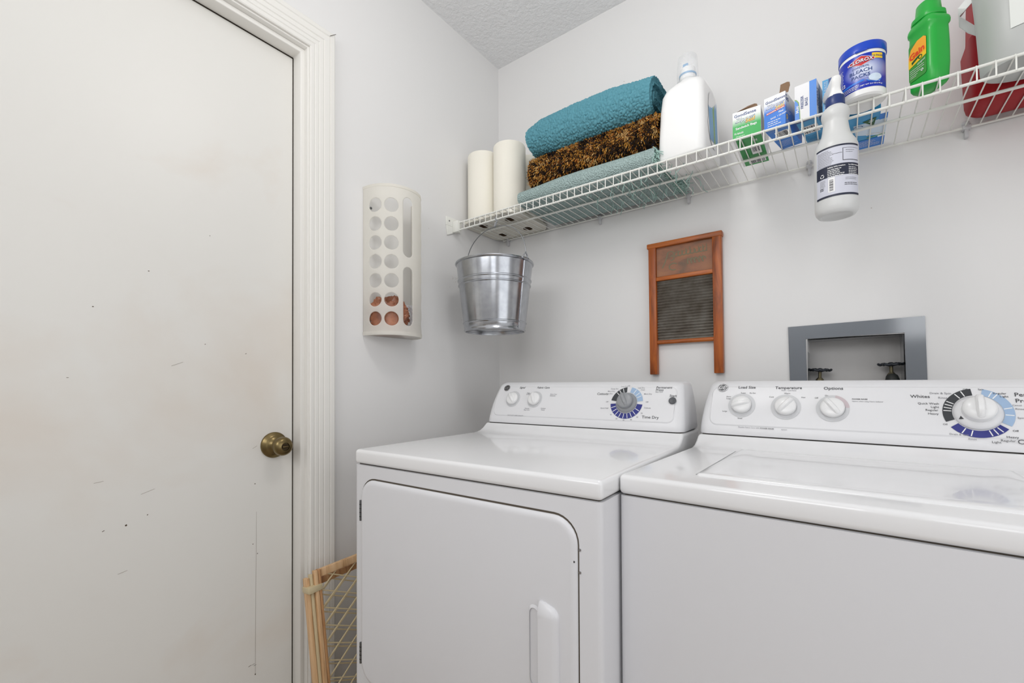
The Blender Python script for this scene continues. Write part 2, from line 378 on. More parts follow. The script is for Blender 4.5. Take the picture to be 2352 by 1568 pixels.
MB().lathe([(0, -0.0485), (0.004, -0.0485), (0.004, -0.0445), (0, -0.0440)], (0, KY-0.021, KZ+0.002), 12, axis='x').build('rosette_screw', M_brassd, kn)
# small chips, scratches and smudges on the door: thin worn spots of their own
def fleck(y, z, l, h, a=0.0, mi=0, mb=None, X=-0.0577):
    c, s = math.cos(a), math.sin(a)
    pts = [(-l/2, -h/2), (0, -h*0.6), (l/2, -h/3), (l/2*0.8, h/2), (-l*0.1, h*0.35), (-l/2*0.9, h*0.4)]
    mb.add([(X, y+p*c-q*s, z+p*s+q*c) for p, q in pts], [tuple(range(6))], mi)
m = MB()
for (y, z, l, h, a) in ((-1.34, 0.755, .004, .004, .3), (-1.38, 0.752, .005, .0015, .4), (-1.30, .77, .003, .002, 1), (-1.06, 0.63, .003, .002, 0), (-1.40, 1.26, .003, .002, 0),
        (-1.30, 1.36, .003, .002, 0), (-1.17, 1.48, .002, .0015, 0), (-1.055, .80, .003, .0025, 0), (-1.44, 1.10, .004, .001, 0), (-1.08, 1.17, .004, .0015, .5), (-1.18, 1.19, .003, .0015, .3),
        (-1.048, .60, .002, .003, 0), (-1.053, .26, .003, .004, 0)):
    fleck(y, z, l, h, a, 0, m)
random.seed(3)
for k in range(10): fleck(-1.53+random.random()*.045, 0.335+random.random()*.015, .003+random.random()*.009, .0012, .1, 0, m)
for k in range(4): fleck(-1.08+random.random()*.03, 0.285+random.random()*.006, .008, .0009, .15, 0, m)
for k in range(6): fleck(-1.65+random.random()*.6, 0.3+random.random()*.9, .012+random.random()*.02, .001, .1*k, 1, m)
m.add([(-0.0577, -1.0525, .26), (-0.0577, -1.0535, .26), (-0.0577, -1.0513, .72), (-0.0577, -1.0507, .72)], [(0, 1, 2, 3)], 1)
m.build('paint_chips', [M_dirt, M_scuff], door, smooth=False)
# dark strips behind the gap around the leaf: its shade put into colour
m = MB(); m.box(-T, -0.060, -0.9480, DY0+0.004, 0, 2.105); m.box(-T, -0.060, DY1-0.004, -0.9480, 2.0853, 2.105); m.box(-T, -0.060, DY1-0.004, DY1+0.012, 0, 2.105)
struct('door_gap_shade', m, M_gap)
# jamb and stop: one frame mesh
def frame(name, ya, za, yb, zb, x0, x1, bev, mt=M_trim):
    # inner edge (ya right side, za head), outer edge (yb, zb), U shaped
    yl = DY1-(ya-DY0); yl2 = DY1-(yb-DY0)
    m = MB()
    pts = [(yl2, 0), (yl2, zb), (yb, zb), (yb, 0), (ya, 0), (ya, za), (yl, za), (yl, 0)]
    m.prism(pts, 'x', x0, x1, bev, 2, 0, 50); return struct(name, m, mt)
frame('trim_1', -0.9470, 2.0875, DY0+0.001, DZ+0.0, -0.0575, -0.012, 0.003)       # stop
frame('trim_2', DY0, DZ, DY0+0.018, DZ+0.018, -0.070, 0.004, 0.002)             # jamb
# fluted casing, mitred: profile swept round the opening
prof = [(0.000, 0.000), (0.000, 0.0105), (0.003, 0.0125), (0.012, 0.0125), (0.0145, 0.0108), (0.017, 0.0128), (0.025, 0.0138), (0.0275, 0.0120), (0.030, 0.0142), (0.040, 0.0155), (0.0425, 0.0135),
        (0.045, 0.0158), (0.060, 0.0172), (0.0625, 0.0150), (0.065, 0.0172), (0.076, 0.0172), (0.079, 0.0155), (0.080, 0.000)]
m = MB(); off = 0.004
rings = []
for (cy, cz, sy, sz) in ((DY0, 0, 1, 0), (DY0, DZ, 1, 1), (DY1, DZ, -1, 1), (DY1, 0, -1, 0)):
    rings.append([(x, cy+sy*(u+off), cz+sz*(u+off)) for u, x in prof])
n = len(prof); vs_ = [p for r in rings for p in r]; fs_ = []
for i in range(3):
    for k in range(n-1): fs_.append((i*n+k, i*n+k+1, (i+1)*n+k+1, (i+1)*n+k))
m.add(vs_, fs_); struct('trim_3', m, M_trim, ang=25, recalc=False)
# open mitre joint at the head corner
m = MB(); m.add([(0.0200, -0.8700, 2.1680), (0.0200, -0.8500, 2.1850), (0.0202, -0.8505, 2.1865), (0.0202, -0.8710, 2.1690)], [(0, 1, 2, 3)])
m.build('mitre_crack', M_gap, bpy.data.objects['trim_3'], smooth=False)
# wall scuffs
m = MB(); random.seed(11)
for k in range(16): fleck(-0.295+random.gauss(0, .010), 1.516+random.gauss(0, .010), .002+random.random()*.006, .0008, random.random()*3, 0, m, 0.0003)
for k in range(6): fleck(-0.55+random.random()*.4, 1.3+random.random()*.4, .003, .0015, random.random()*3, 0, m, 0.0003)
m.build('wall_scuffs', M_scuff, bpy.data.objects['wall_left'], smooth=False)
m = MB(); random.seed(5)
for (x, z) in ((1.238, 1.62), (1.248, 1.617), (1.25, 1.612), (1.246, 1.60), (1.36, 1.58), (0.62, 2.25)):
    m.add([(x, -0.0003, z), (x+.003, -0.0003, z), (x+.002, -0.0003, z+.002), (x, -0.0003, z+.002)], [(0, 1, 2, 3)])
m.build('wall_flecks', M_scuff, wb_, smooth=False)

# ---------------------------------------------------------------- dryer and washer
def cons_y(z, y0, y1, z0=0.944, z1=1.078):
    t = (z-z0)/(z1-z0); return y0+(y1-y0)*(.46*t+.54*t*t)
def cons_s(z, y0, y1): return (cons_y(z+.001, y0, y1)-cons_y(z-.001, y0, y1))/.002
def machine(name, label, loc, rz, zt, y0, y1, wash):
    W = 0.6855; t = thing(name, label, 'washer' if wash else 'dryer', loc, rz)
    yb = 0.74
    # cabinet
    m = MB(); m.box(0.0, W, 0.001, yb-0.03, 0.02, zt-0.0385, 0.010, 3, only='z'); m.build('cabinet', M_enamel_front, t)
    m = MB(); m.box(0.008, W-0.008, 0.010, yb-0.04, zt-0.042, zt-0.030); m.build('seam_gap', M_gap, t)
    for fx in (0.05, W-0.05):
        for fy in (0.06, yb-0.08):
            MB().lathe([(0, 0), (0.02, 0), (0.02, 0.012), (0.008, 0.014), (0.008, 0.03), (0, 0.03)], (fx, fy, 0), 16).build('foot', M_rubber, t)
    # top panel with raised back
    za = zt-0.036
    pr = [(0.0, za), (0.0, zt)] + [(y0-0.075, zt)] + [(y0-0.060, zt+0.001), (y0-0.040, zt+0.005), (y0-0.022, zt+0.013), (y0-0.008, zt+0.023), (y0-0.001, zt+0.028), (y0+0.012, zt+0.0285), (yb, zt+0.0285), (yb, za)]
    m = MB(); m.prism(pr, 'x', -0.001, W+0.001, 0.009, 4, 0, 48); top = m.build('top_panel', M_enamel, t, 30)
    zs = zt+0.0300
    m = MB(); m.box(0.008, W-0.008, y0+0.012, yb-0.01, zs-0.003, zs+0.003); m.build('console_gap', M_gap, t)
    # console: sloping face with rounded corners; loft of vertical sections with rounded plan corners
    z1 = 1.0865; zc0 = zs+0.0012
    def sec(z):
        k = (z-zc0)/(z1-zc0); yf = cons_y(z, y0, y1)
        if z > z1-0.016: d = (z-(z1-0.016))/0.016; yf += 0.014*(1-math.sqrt(max(0, 1-d*d)))
        ins = 0.004*k+0.014*k*k
        if z > z1-0.016: ins += 0.012*(1-math.sqrt(max(0, 1-((z-(z1-0.016))/0.016)**2)))
        if z < zc0+0.004: e = 0.0015; ins += e; yf += e
        rr = 0.024; x0, x1 = ins, W-ins; pts = []
        for a in range(0, 91, 15): q = R(180+a); pts.append((x0+rr+rr*math.cos(q), yf+rr+rr*math.sin(q), z))
        nseg = 6
        for i in range(1, nseg): pts.append((x0+rr+(x1-x0-2*rr)*i/nseg, yf-0.004*math.sin(PI*i/nseg)*0, z))
        for a in range(0, 91, 15): q = R(270+a); pts.append((x1-rr+rr*math.cos(q), yf+rr+rr*math.sin(q), z))
        pts += [(x1, yb-0.02, z), (x0, yb-0.02, z)]
        return pts
    zz = [zc0, zc0+0.004, zc0+0.02, zc0+0.04, zc0+0.06, zc0+0.08, zc0+0.10, zc0+0.115, z1-0.022, z1-0.016, z1-0.012, z1-0.008, z1-0.005, z1-0.002, z1-0.0005, z1]
    m = MB(); m.loft([sec(z) for z in zz]); con = m.build('console', M_plastic, t, 40)
    # raised printed face plate on the console
    off = lambda u, v, o=0.0: (u, cons_y(v, y0, y1)-o, v)
    def rr2d(x0, x1, z0_, z1_, rr):
        pts = []
        for cx, cz, a0 in ((x1-rr, z1_-rr, 0), (x0+rr, z1_-rr, 90), (x0+rr, z0_+rr, 180), (x1-rr, z0_+rr, 270)):
            for a in range(0, 91, 15): q = R(a0+a); pts.append((cx+rr*math.cos(q), cz+rr*math.sin(q)))
        return pts
    A = rr2d(0.026, W-0.026, zc0+0.022, z1-0.015, 0.020); B = rr2d(0.029, W-0.029, zc0+0.027, z1-0.017, 0.017)
    m = MB(); n = len(A)
    m.add([off(u, v, -0.0006) for u, v in A]+[off(u, v, 0.0022) for u, v in B], [(k, (k+1) % n, n+(k+1) % n, n+k) for k in range(n)])
    zsr = sorted(set(round(v, 5) for u, v in B)); zsr = sorted(zsr+[zsr[0]+(zsr[-1]-zsr[0])*q_/12 for q_ in range(2, 11)])
    def xr(z):
        rr_ = 0.017; zb_, zt_ = zc0+0.027, z1-0.017; d = max(0, zb_+rr_-z, z-(zt_-rr_)); return rr_-math.sqrt(max(0, rr_*rr_-d*d))
    st = [p for z in zsr for p in (off(0.029+xr(z), z, .0022), off(W-0.029-xr(z), z, .0022))]
    m.add(st, [(2*k, 2*k+1, 2*k+3, 2*k+2) for k in range(len(zsr)-1)])
    fpl = m.build('face_plate', M_plastic, con, 40)
    cs = .94
    def mp(cx, cz):   # local art frame centred on (cx, cz), v measured up the slope
        return lambda u, v: (cx+u, cons_y(cz+v*cs, y0, y1)-0.0029-0.0001, cz+v*cs)
    def knob(cx, cz, r, h, ang, mt, ridge=True, name='knob', skirt=0.0, smt=None):
        mb = MB(); tilt = Matrix.Translation((cx, cons_y(cz, y0, y1)-0.003, cz)) @ Matrix.Rotation(-math.atan(cons_s(cz, y0, y1)), 4, 'X') @ Matrix.Rotation(R(90), 4, 'X')
        # local frame: z' = outwards (-y), x' = x, y' = up
        mb.x = tilt
        if skirt: mb.lathe([(0, 0), (skirt, 0), (skirt, 0.002), (skirt*0.9, 0.006), (r*1.1, 0.010), (0, 0.010)], n=40, mi=1)
        b = 0.010 if skirt else 0.0
        mb.lathe([(0, b), (r*0.98, b), (r, b+0.003), (r, b+h*0.55), (r*0.96, b+h*0.72), (r*0.80, b+h*0.86), (r*0.4, b+h*0.93), (0, b+h*0.95)], n=40)
        q = R(ang); a = Vector((math.cos(q), math.sin(q), 0)); p = Vector((-math.sin(q), math.cos(q), 0))
        rg = []
        for s_, wd, hh in ((-0.92, 0.14, 0.78), (-0.8, 0.20, 1.05), (-0.3, 0.24, 1.28), (0.3, 0.24, 1.32), (0.85, 0.22, 1.2), (1.02, 0.16, 0.9)):
            c_ = a*(s_*r); zt_ = b+h*hh; zb_ = b+h*0.3; ww = wd*r
            rg.append([c_+p*ww*1.5+Vector((0, 0, zb_)), c_+p*ww*1.1+Vector((0, 0, zt_*0.75+zb_*.25)), c_+p*ww*0.6+Vector((0, 0, zt_)), c_-p*ww*0.6+Vector((0, 0, zt_)), c_-p*ww*1.1+Vector((0, 0, zt_*0.75+zb_*.25)), c_-p*ww*1.5+Vector((0, 0, zb_))])
        mb.loft(rg)
        return mb.build(name, [mt, smt or mt], con, 50)
    return t, top, con, mp, knob, W, fpl

# ---- dryer
t, top, con, mp, knob, W, fpl = machine('clothes_dryer', 'white clothes dryer in the corner with a grey dial and a front hinged door', (0.272, -0.953, 0), R(1.9), 0.914, 0.552, 0.612, False)
art = MB()     # 0 ink 1 faint 2 charcoal 3 light blue 4 navy 5 pale ring 6 white
A_ = [M_ink, M_ink2, M_char, M_sky, M_navy, M_ring, M_wprint]
def tx(s, size, x, z, al='C', mi=0, sh=0.0, b=0.004, sx=1.05): art.flat(text2d(s, size, 0, 0, al, sh, b, 0, sx), mp(x, z), mi)
tx('Signal', .0100, .126, 1.068, sh=.25); tx('Fabric Care', .0100, .212, 1.068, sh=.15)
for s, x, z in (('Off', .083, 1.049), ('Loud', .157, 1.045), ('Low', .168, 1.047), ('High', .158, 1.049)): tx(s, .006, x, z, mi=1)
for s, x, z in (('Extra Care', .247, 1.046), ('Delicates', .247, 1.041), ('Normal', .168, .997), ('Easy Care', .168, .992), ('Cottons', .232, .999), ('Heavy', .232, .994)): tx(s, .0055, x, z, 'L' if x > .24 else 'C', 1)
tx('HEAVY DUTY SUPER CAPACITY', .0045, .125, .972, mi=1)
tx('Cottons', .0105, .434, 1.049, sh=.1); tx('Permanent', .0100, .598, 1.0690, 'L', sh=.1); tx('Press', .0100, .598, 1.0620, 'L', sh=.1); tx('Time Dry', .0118, .568, .984, 'L'); tx('Start', .0100, .650, 1.0455)
tx('Easy Care', .005, .598, 1.0560, 'L', 1)
DCX, DCZ = .516, 1.023
for s, a in (('Off', 93), ('Less Dry', 106), ('Damp Dry', 125), ('More Dry', 138), ('Very Dry', 148), ('Less Dry', 62), ('Cool', 50), ('More Dry', 32), ('Off', 4), ('Delicate', -15), ('70', -35), ('50', -52), ('40', -72), ('30', -92), ('20', -112), ('10', -135), ('Quick Fluff', -160), ('Off', 178)):
    q = R(a); x = .058*math.cos(q); z = .054*math.sin(q)
    art.flat(text2d(s, .0058, x, z, 'L' if math.cos(q) > .3 else ('R' if math.cos(q) < -.3 else 'C'), 0, .002), mp(DCX, DCZ), 1)
absorb(fpl, art.build('printed_markings', A_, con, smooth=False, recalc=False)); art = MB()
def sectors(cx, cz, r0, r1, secs, cuts):
    for a0, a1, mi in secs: art.flat(ring2d(0, 0, r0, r1, a0, a1, 20), mp(cx, cz), mi)
    for a in cuts:
        q = R(a); c, s = math.cos(q), math.sin(q); w_ = .0009; ra, rb = r0+.001, r1-.0015
        f_ = mp(cx, cz); art.add([tuple(Vector(f_(u, v))+Vector((0, -.0002, 0))) for u, v in ((ra*c-w_*s, ra*s+w_*c), (ra*c+w_*s, ra*s-w_*c), (rb*c+w_*s, rb*s-w_*c), (rb*c-w_*s, rb*s+w_*c))], [(0, 1, 2, 3)], 6)
sectors(DCX, DCZ, .033, .0495, [(97, 172, 2), (8, 80, 3), (185, 355, 4)], (112, 126, 138, 28, 42, 60, 200, 216, 232, 248, 264, 280, 296, 312, 330))
art.flat(ring2d(0, 0, 0.0005, .033, 0, 360, 40), mp(DCX, DCZ), 5)
for kx in (.100, .190): art.flat(ring2d(0, 0, .0235, .0285, 0, 360, 40), mp(kx, 1.028), 5)
absorb(fpl, art.build('dial_scale', A_, con, smooth=False, recalc=False))
knob(.100, 1.028, .0225, .014, 128, M_knob); knob(.190, 1.028, .0225, .014, 112, M_knob)
kn_ = knob(DCX, DCZ, .0235, .017, 118, M_kgrey, skirt=.032); kn_.name = 'timer_dial'; tag(kn_, 'grey timer dial')
k = knob(.650, 1.031, .0098, .006, 90, M_dgrey); bpy.data.objects.remove(k)
mb = MB(); sl = cons_s(1.031, .552, .612)
mb.x = Matrix.Translation((.650, cons_y(1.031, .552, .612)-.003, 1.031)) @ Matrix.Rotation(-math.atan(sl), 4, 'X') @ Matrix.Rotation(R(90), 4, 'X')
mb.lathe([(0, 0), (.0105, 0), (.0105, .003), (.009, .0045), (0, .0035)], n=28); tag(mb.build('start_button', M_dgrey, con, 40), 'dark grey start button')
def badge(cx, cz, y0, y1, r=.0125):
    mb = MB(); s_ = cons_s(cz, y0, y1)
    mb.x = Matrix.Translation((cx, cons_y(cz, y0, y1)-.003, cz)) @ Matrix.Rotation(-math.atan(s_), 4, 'X') @ Matrix.Rotation(R(90), 4, 'X')
    mb.lathe([(0, 0), (r, 0), (r, .001), (r*.95, .0016), (0, .0016)], n=32, mi=0)
    P_ = lambda u, v: (u, v, .0018)
    mb.flat(ring2d(0, 0, .0002, r*.86, 0, 360, 28), P_, 1); mb.flat(ring2d(0, 0, r*.66, r*.72, 0, 360, 28), lambda u, v: (u, v, .0020), 0)
    mb.flat(text2d('GE', r*1.05, 0, 0, 'C', .25, .02), lambda u, v: (u, v, .0021), 0)
    for a in (20, 110, 200, 290): mb.flat(ring2d(r*.62*math.cos(R(a)), r*.62*math.sin(R(a)), r*.16, r*.22, a-60, a+140, 8), lambda u, v: (u, v, .0020), 0)
    o = mb.build('badge', [M_silver, M_char], con, smooth=False, recalc=False); return o
badge(.060, 1.0655, .552, .612)
# front door of the dryer, slightly proud with rounded corners
def rrect(x0, x1, z0, z1, rr, n=6):
    pts = []
    for cx, cz, a0 in ((x1-rr, z1-rr, 0), (x0+rr, z1-rr, 90), (x0+rr, z0+rr, 180), (x1-rr, z0+rr, 270)):
        for a in range(n+1): q = R(a0+90*a/n); pts.append((cx+rr*math.cos(q), cz+rr*math.sin(q)))
    return pts
dx0, dx1, dz0, dz1 = .031, .640, .335, .842
def plate(x0, x1, z0, z1, rr, layers, mi=0, n=8):
    mb = MB(); rings = [[(u, y, v) for u, v in rrect(x0+i, x1-i, z0+i, z1-i, max(rr-i, .002), n)] for i, y in layers]
    mb.loft(rings, mi); return mb
plate(dx0-.0022, dx1+.0022, dz0-.003, dz1+.0038, .051, [(0, .006), (0, .0004)]).build('door_gap', M_gap, t)
# tapering: raise the door front, edge rounded
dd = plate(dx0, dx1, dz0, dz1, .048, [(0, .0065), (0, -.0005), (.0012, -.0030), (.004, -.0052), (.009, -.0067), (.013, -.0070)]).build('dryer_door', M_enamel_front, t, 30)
for hz in (.7605, .3995):
    mb = MB(); mb.tube([(.0275, -.002, hz-.026), (.0275, -.002, hz+.026)], .0032, 10)
    mb.box(.0262, .0325, -.0015, .007, hz-.026, hz+.026)
    for q in (-.0155, -.005, .005, .0155): mb.tube([(.0275, -.002, hz+q-.0006), (.0275, -.002, hz+q+.0006)], .0036, 10, 1)
    mb.build('hinge', [M_hinge, M_black], t)
# handle: recess lip and grip
hx0, hx1, hz0, hz1 = .5650, .6060, .500, .6800
mb = MB(); rg = []
yD = -.0070
def hsec(z, k):
    # k 0..1 scaling of the thickness; cross section in x
    x1_ = hx1
    e = 0.024
    if z > hz1-e: d = (z-(hz1-e))/e; x1_ = hx1-e*1.25*(1-math.sqrt(max(0, 1-d*d)))
    if z < hz0+e: d = ((hz0+e)-z)/e; x1_ = hx1-e*1.25*(1-math.sqrt(max(0, 1-d*d)))
    return [(hx0, yD+.001, z), (hx0, yD-.0105*k, z), (hx0+.002, yD-.0120*k, z), (max(x1_-.012, hx0+.0035), yD-.0105*k, z), (max(x1_-.004, hx0+.005), yD-.007*k, z), (x1_, yD-.002*k, z), (x1_, yD+.001, z)]
N = 30
for i in range(N+1):
    z = hz0+(hz1-hz0)*i/N; k = min(1, .35+6*min(i, N-i)/N); rg.append(hsec(z, k))
mb.loft(rg); hd = mb.build('door_handle', M_enamel_front, dd, 40)
mb = MB()      # scooped finger recess rim, left of the grip
pr = rrect(.5400, .5655, .515, .6690, .012, 5)
mb.add([(u, yD-.0004, v) for u, v in pr]+[(.5527+(u-.5527)*.75, yD-.003*(1 if v > .6 else .6), .5925+(v-.5925)*.93) for u, v in pr], [(k_, (k_+1) % len(pr), len(pr)+(k_+1) % len(pr), len(pr)+k_) for k_ in range(len(pr))])
mb.build('finger_recess', M_enamel_front, dd, 40)
for z in (.787, .747): MB().lathe([(0, -.0005), (.0024, -.0005), (.0024, .006), (0, .006)], (dx1+.0040, 0, z), 14, axis='y').build('strike_screw', M_silver, t)
MB().lathe([(0, -.0008), (.0019, -.0008), (.0019, .002), (0, .002)], (dx1-.0050, -.0050, .766), 12, axis='y').build('door_screw', M_hinge, dd)

# ---- washer
Wt, top, con, mp, knob, W, fpl = machine('washing_machine', 'white top loading washing machine with four white knobs, right of the dryer', (0.958, -0.858, 0), R(-1.5), 0.914, 0.505, 0.568, True)
art = MB(); A_ = [M_ink, M_ink2, M_char, M_sky, M_navy, M_ring, M_wprint, M_pink]
tx('Load Size', 0.0099, .112, 1.0695, b=.012, sx=1.1); tx('Temperature', 0.0099, .207, 1.0685, b=.012, sx=1.1); tx('Options', 0.0102, .300, 1.0675, b=.012, sx=1.15)
tx('Wash / Cold Rinse', 0.0041, .208, 1.0615, mi=1)
for s, x, z in (('Extra', .070, 1.0445), ('Large', .070, 1.0395), ('Large', .064, 1.006), ('Small', .102, .989), ('Super', .105, 1.0545), ('Re-Set', .127, 1.0545), ('Cold', .171, 1.045), ('Warm', .205, 1.0545), ('Hot', .240, 1.0450), ('Off', .267, 1.0440), ('On', .287, 1.0500)):
    tx(s, 0.0050, x, z, mi=0, b=.0)
tx('POWER RINSE', 0.0043, .336, 1.0425, 'L', 0, b=.012); tx('Option when using Fabric Softener', 0.0038, .336, 1.0375, 'L', 1)
tx('Flexible Fabric Care with', 0.0046, .148, .9665, 'R', 1); tx('POWER RINSE', 0.0046, .150, .9662, 'L', 0, b=.012); tx('option', 0.0046, .196, .9660, 'L', 1)
tx('Whites', .0098, .454, 1.0505, b=.006, sx=1.1); tx('Permanent', .0115, .5945, 1.0560, 'L', b=.006, sx=1.05); tx('Press', .0115, .5945, 1.0440, 'L', b=.006); tx('Casual', 0.0046, .589, 1.0350, 'L', 1)
tx('Colors', 0.0129, .590, .9660, 'L', b=.004)
for s, x, z, mi in (('Drain & Spin', .5035, 1.0575, 1), ('Rinse', .497, 1.0480, 1), ('Quick Wash', .4830, 1.0355, 0), ('Light', .4830, 1.0285, 0), ('Regular', .4815, 1.0220, 0), ('Heavy', .4815, 1.0145, 0)): tx(s, 0.0063, x, z, 'R', mi, b=.002)
for s, x, z in (('Off', .4905, .9935), ('Off', .5255, 1.0660), ('Spin', .5485, 1.0660)): tx(s, 0.0050, x, z, 'C', 0, b=0)
tx('Drain & Spin', 0.0053, .4960, .9745, 'L', 1); tx('Rinse', 0.0053, .5290, .9665, 'C', 1); tx('Light', 0.0063, .5620, .9630, 'C', 0); tx('Regular', 0.0063, .5680, .9670, 'L', 0); tx('Heavy', 0.0063, .5760, .9740, 'L', 0); tx('Off', 0.0056, .5850, .9860, 'L', 0)
tx('Regular', 0.0059, .5650, 1.0580, 'L', 0); tx('Light', 0.0059, .5740, 1.0520, 'L', 0); tx('Rinse', 0.0053, .5925, 1.0280, 'L', 1); tx('Spin', 0.0053, .5935, 1.0110, 'L', 1)
WCX, WCZ = .5395, 1.0185
absorb(fpl, art.build('printed_markings', A_, con, smooth=False, recalc=False)); art = MB()
sectors(WCX, WCZ, .0375, .0520, [(97, 204, 2), (-30, 78, 3), (218, 322, 4)], (115, 128, 152, 160, 168, 176, 62, 52, 14, -4, 240, 256, 291, 301, 311))
for kx, kz in ((.1035, 1.0225), (.2035, 1.021), (.2990, 1.020)): art.flat(ring2d(0, 0, .0245, .0325, 0, 360, 40), mp(kx, kz), 5)
art.flat(ring2d(0, 0, .0248, .0328, 5, 80, 20), lambda u, v, f=mp(.2990, 1.020): tuple(Vector(f(u, v))+Vector((0, -.0002, 0))), 7)
absorb(fpl, art.build('dial_scale', A_, con, smooth=False, recalc=False))
knob(.1035, 1.0225, .0235, .016, 196, M_knob); knob(.2035, 1.021, .0235, .016, 52, M_knob); knob(.2990, 1.020, .0240, .016, 126, M_knob)
kd = knob(WCX, WCZ, .0255, .026, 90, M_knob, skirt=.0365, smt=M_plastic); kd.name = 'timer_dial'
mb = MB(); sl = cons_s(WCZ, .505, .568)
mb.x = Matrix.Translation((WCX, cons_y(WCZ, .505, .568)-.003, WCZ)) @ Matrix.Rotation(-math.atan(sl), 4, 'X') @ Matrix.Rotation(R(90), 4, 'X')
q = R(212); c, s = math.cos(q), math.sin(q)
mb.add([(.0345*c, .0345*s, .0068), (.0285*c-.004*s, .0285*s+.004*c, .0098), (.0285*c+.004*s, .0285*s-.004*c, .0098)], [(0, 1, 2)])
mb.build('dial_pointer', M_ink, con, smooth=False, recalc=False)
badge(.052, 1.068, .505, .568, .0130)
# lid set in the top, with a groove at its left side and a front lip
lx0, lx1, ly0, ly1 = .116, .575, .073, .425
mb = MB(); z0 = .9142
mb.add([(lx0-.0022, ly0+.008, z0), (lx0+.0010, ly0+.008, z0), (lx0-.0050, ly1, z0), (lx0-.0072, ly1, z0)], [(0, 1, 2, 3)])
mb.build('lid_gap', M_kgrey, Wt, smooth=False)
mb = MB(); lid = []
for ins, z in ((0, .9140), (.001, .9160), (.004, .9180), (.012, .9190), (.030, .9190), (.045, .9182), (.055, .9182)):
    lid.append([(u, v, z) for u, v in rrect(lx0+ins, lx1-ins, ly0+ins*.7, ly1+.02-ins, max(.008-ins, .002), 4)])
mb.loft(lid); mb.build('lid', M_enamel, Wt, 40)
mb = MB(); mb.prism([(.020, .9138), (.034, .9138), (.040, .9170), (.030, .9170)], 'x', .1, .1001)
# ---------------------------------------------------------------- wire shelf
ZS = 1.744; SX0, SX1 = .034, 2.30
sh = thing('wire_shelf', 'white ventilated wire shelf mounted high along the back wall', 'shelf', (0, 0, 0))
def rail(name, y, z, r): return MB().tube([(SX0, y, z), (SX1, y, z)], r, 10).build(name, M_wire, sh)
rail('front_rail', -.305, ZS-.001, .0032); rail('front_rail', -.307, ZS-.032, .0032); rail('back_rail', -.010, ZS-.003, .0030); rail('middle_rail', -.170, ZS-.0055, .0036)
m = MB(); nW = int((SX1-SX0)/.02805)
for i in range(nW+1):
    x = .0375+i*.02805
    m.tube([(x, -.006, ZS), (x, -.300, ZS), (x, -.3065, ZS+.0015), (x, -.3095, ZS-.003), (x, -.3105, ZS-.010), (x, -.3105, ZS-.0335)], .0015, 6)
m.build('deck_wires', M_wire, sh)
for x in (.060, .520, .860, 1.215, 1.555, 2.02):
    m = MB(); m.box(x-.004, x+.004, -.016, -.0005, ZS-.030, ZS+.006, .002, 2); m.box(x-.008, x+.008, -.0175, -.0005, ZS-.010, ZS+.001, .002, 2)
    m.lathe([(0, -.001), (.0075, -.001), (.0075, -.005), (.0045, -.007), (0, -.007)], (x, 0, ZS+.010), 16, axis='y'); m.build('wall_clip', M_clip, sh, 40)
m = MB(); m.box(.0005, .006, -.352, -.262, ZS-.016, ZS+.020, .002, 2)
m.prism([(-.350, ZS-.016), (-.268, ZS-.016), (-.268, ZS-.030), (-.300, ZS-.036), (-.330, ZS-.050), (-.344, ZS-.056)], 'x', .0005, .006, .001, 1)
m.box(.006, .036, -.317, -.298, ZS-.040, ZS+.006, .002, 2); m.build('end_bracket', M_wire, sh, 40)
m = MB(); m.lathe([(0, .006), (.003, .006), (.003, .0075), (0, .0078)], (0, -.335, ZS+.004), 10, axis='x'); m.build('bracket_screw', M_hinge, sh)

# ---------------------------------------------------------------- paper towels
pk = thing('paper_towel_pack', 'pack of white paper towel rolls standing at the left end of the wire shelf', 'paper towels', (0, 0, ZS+.0022))
for i, (x, y) in enumerate(((.078, -.204), (.2135, -.200), (.076, -.069), (.2115, -.068))):
    rr = .0655; hh = .288 if y > -.1 else .292
    m = MB(); prf = [(.0205, .0)] + [(rr-.002, .0), (rr, .002), (rr, hh-.005), (rr-.002, hh-.001), (rr-.006, hh), (.0205, hh), (.0205, 0.0)]
    m.lathe(prf, (x, y, 0), 48); m.f = [f for f in m.f if len(f) == 4]; m.m = m.m[:len(m.f)]
    r_ = m.build('paper_roll', M_paper, pk, 40)
    m = MB(); m.lathe([(.0200, .0), (.0200, hh)], (x, y, 0), 24); m.f = [f for f in m.f if len(f) == 4]; m.m = m.m[:len(m.f)]
    m.lathe([(0, .03), (.0198, .03)], (x, y, 0), 24)
    m.build('cardboard_core', M_core, r_)
m = MB(); pr = rrect(.004, .285, -.274, -.002, .05, 8)     # thin wrapper round the pack's foot with an opening per roll
holes = [[(x+.021*math.cos(2*PI*k/20), y+.021*math.sin(2*PI*k/20)) for k in range(20)] for x, y in ((.078, -.204), (.2135, -.200), (.076, -.069), (.2115, -.068))]
b = bmesh.new(); es = []
for lp in [pr]+holes:
    v_ = [b.verts.new((p[0], p[1], -.0006)) for p in lp]; es += [b.edges.new((v_[i], v_[(i+1) % len(v_)])) for i in range(len(v_))]
bmesh.ops.triangle_fill(b, edges=es, use_beauty=True)
m.bm(b)
n = len(pr); m.add([(u, v, -.0006) for u, v in pr]+[(u, v, .012) for u, v in pr], [(k, (k+1) % n, n+(k+1) % n, n+k) for k in range(n)])
m.build('wrapper', M_film, pk, 40)

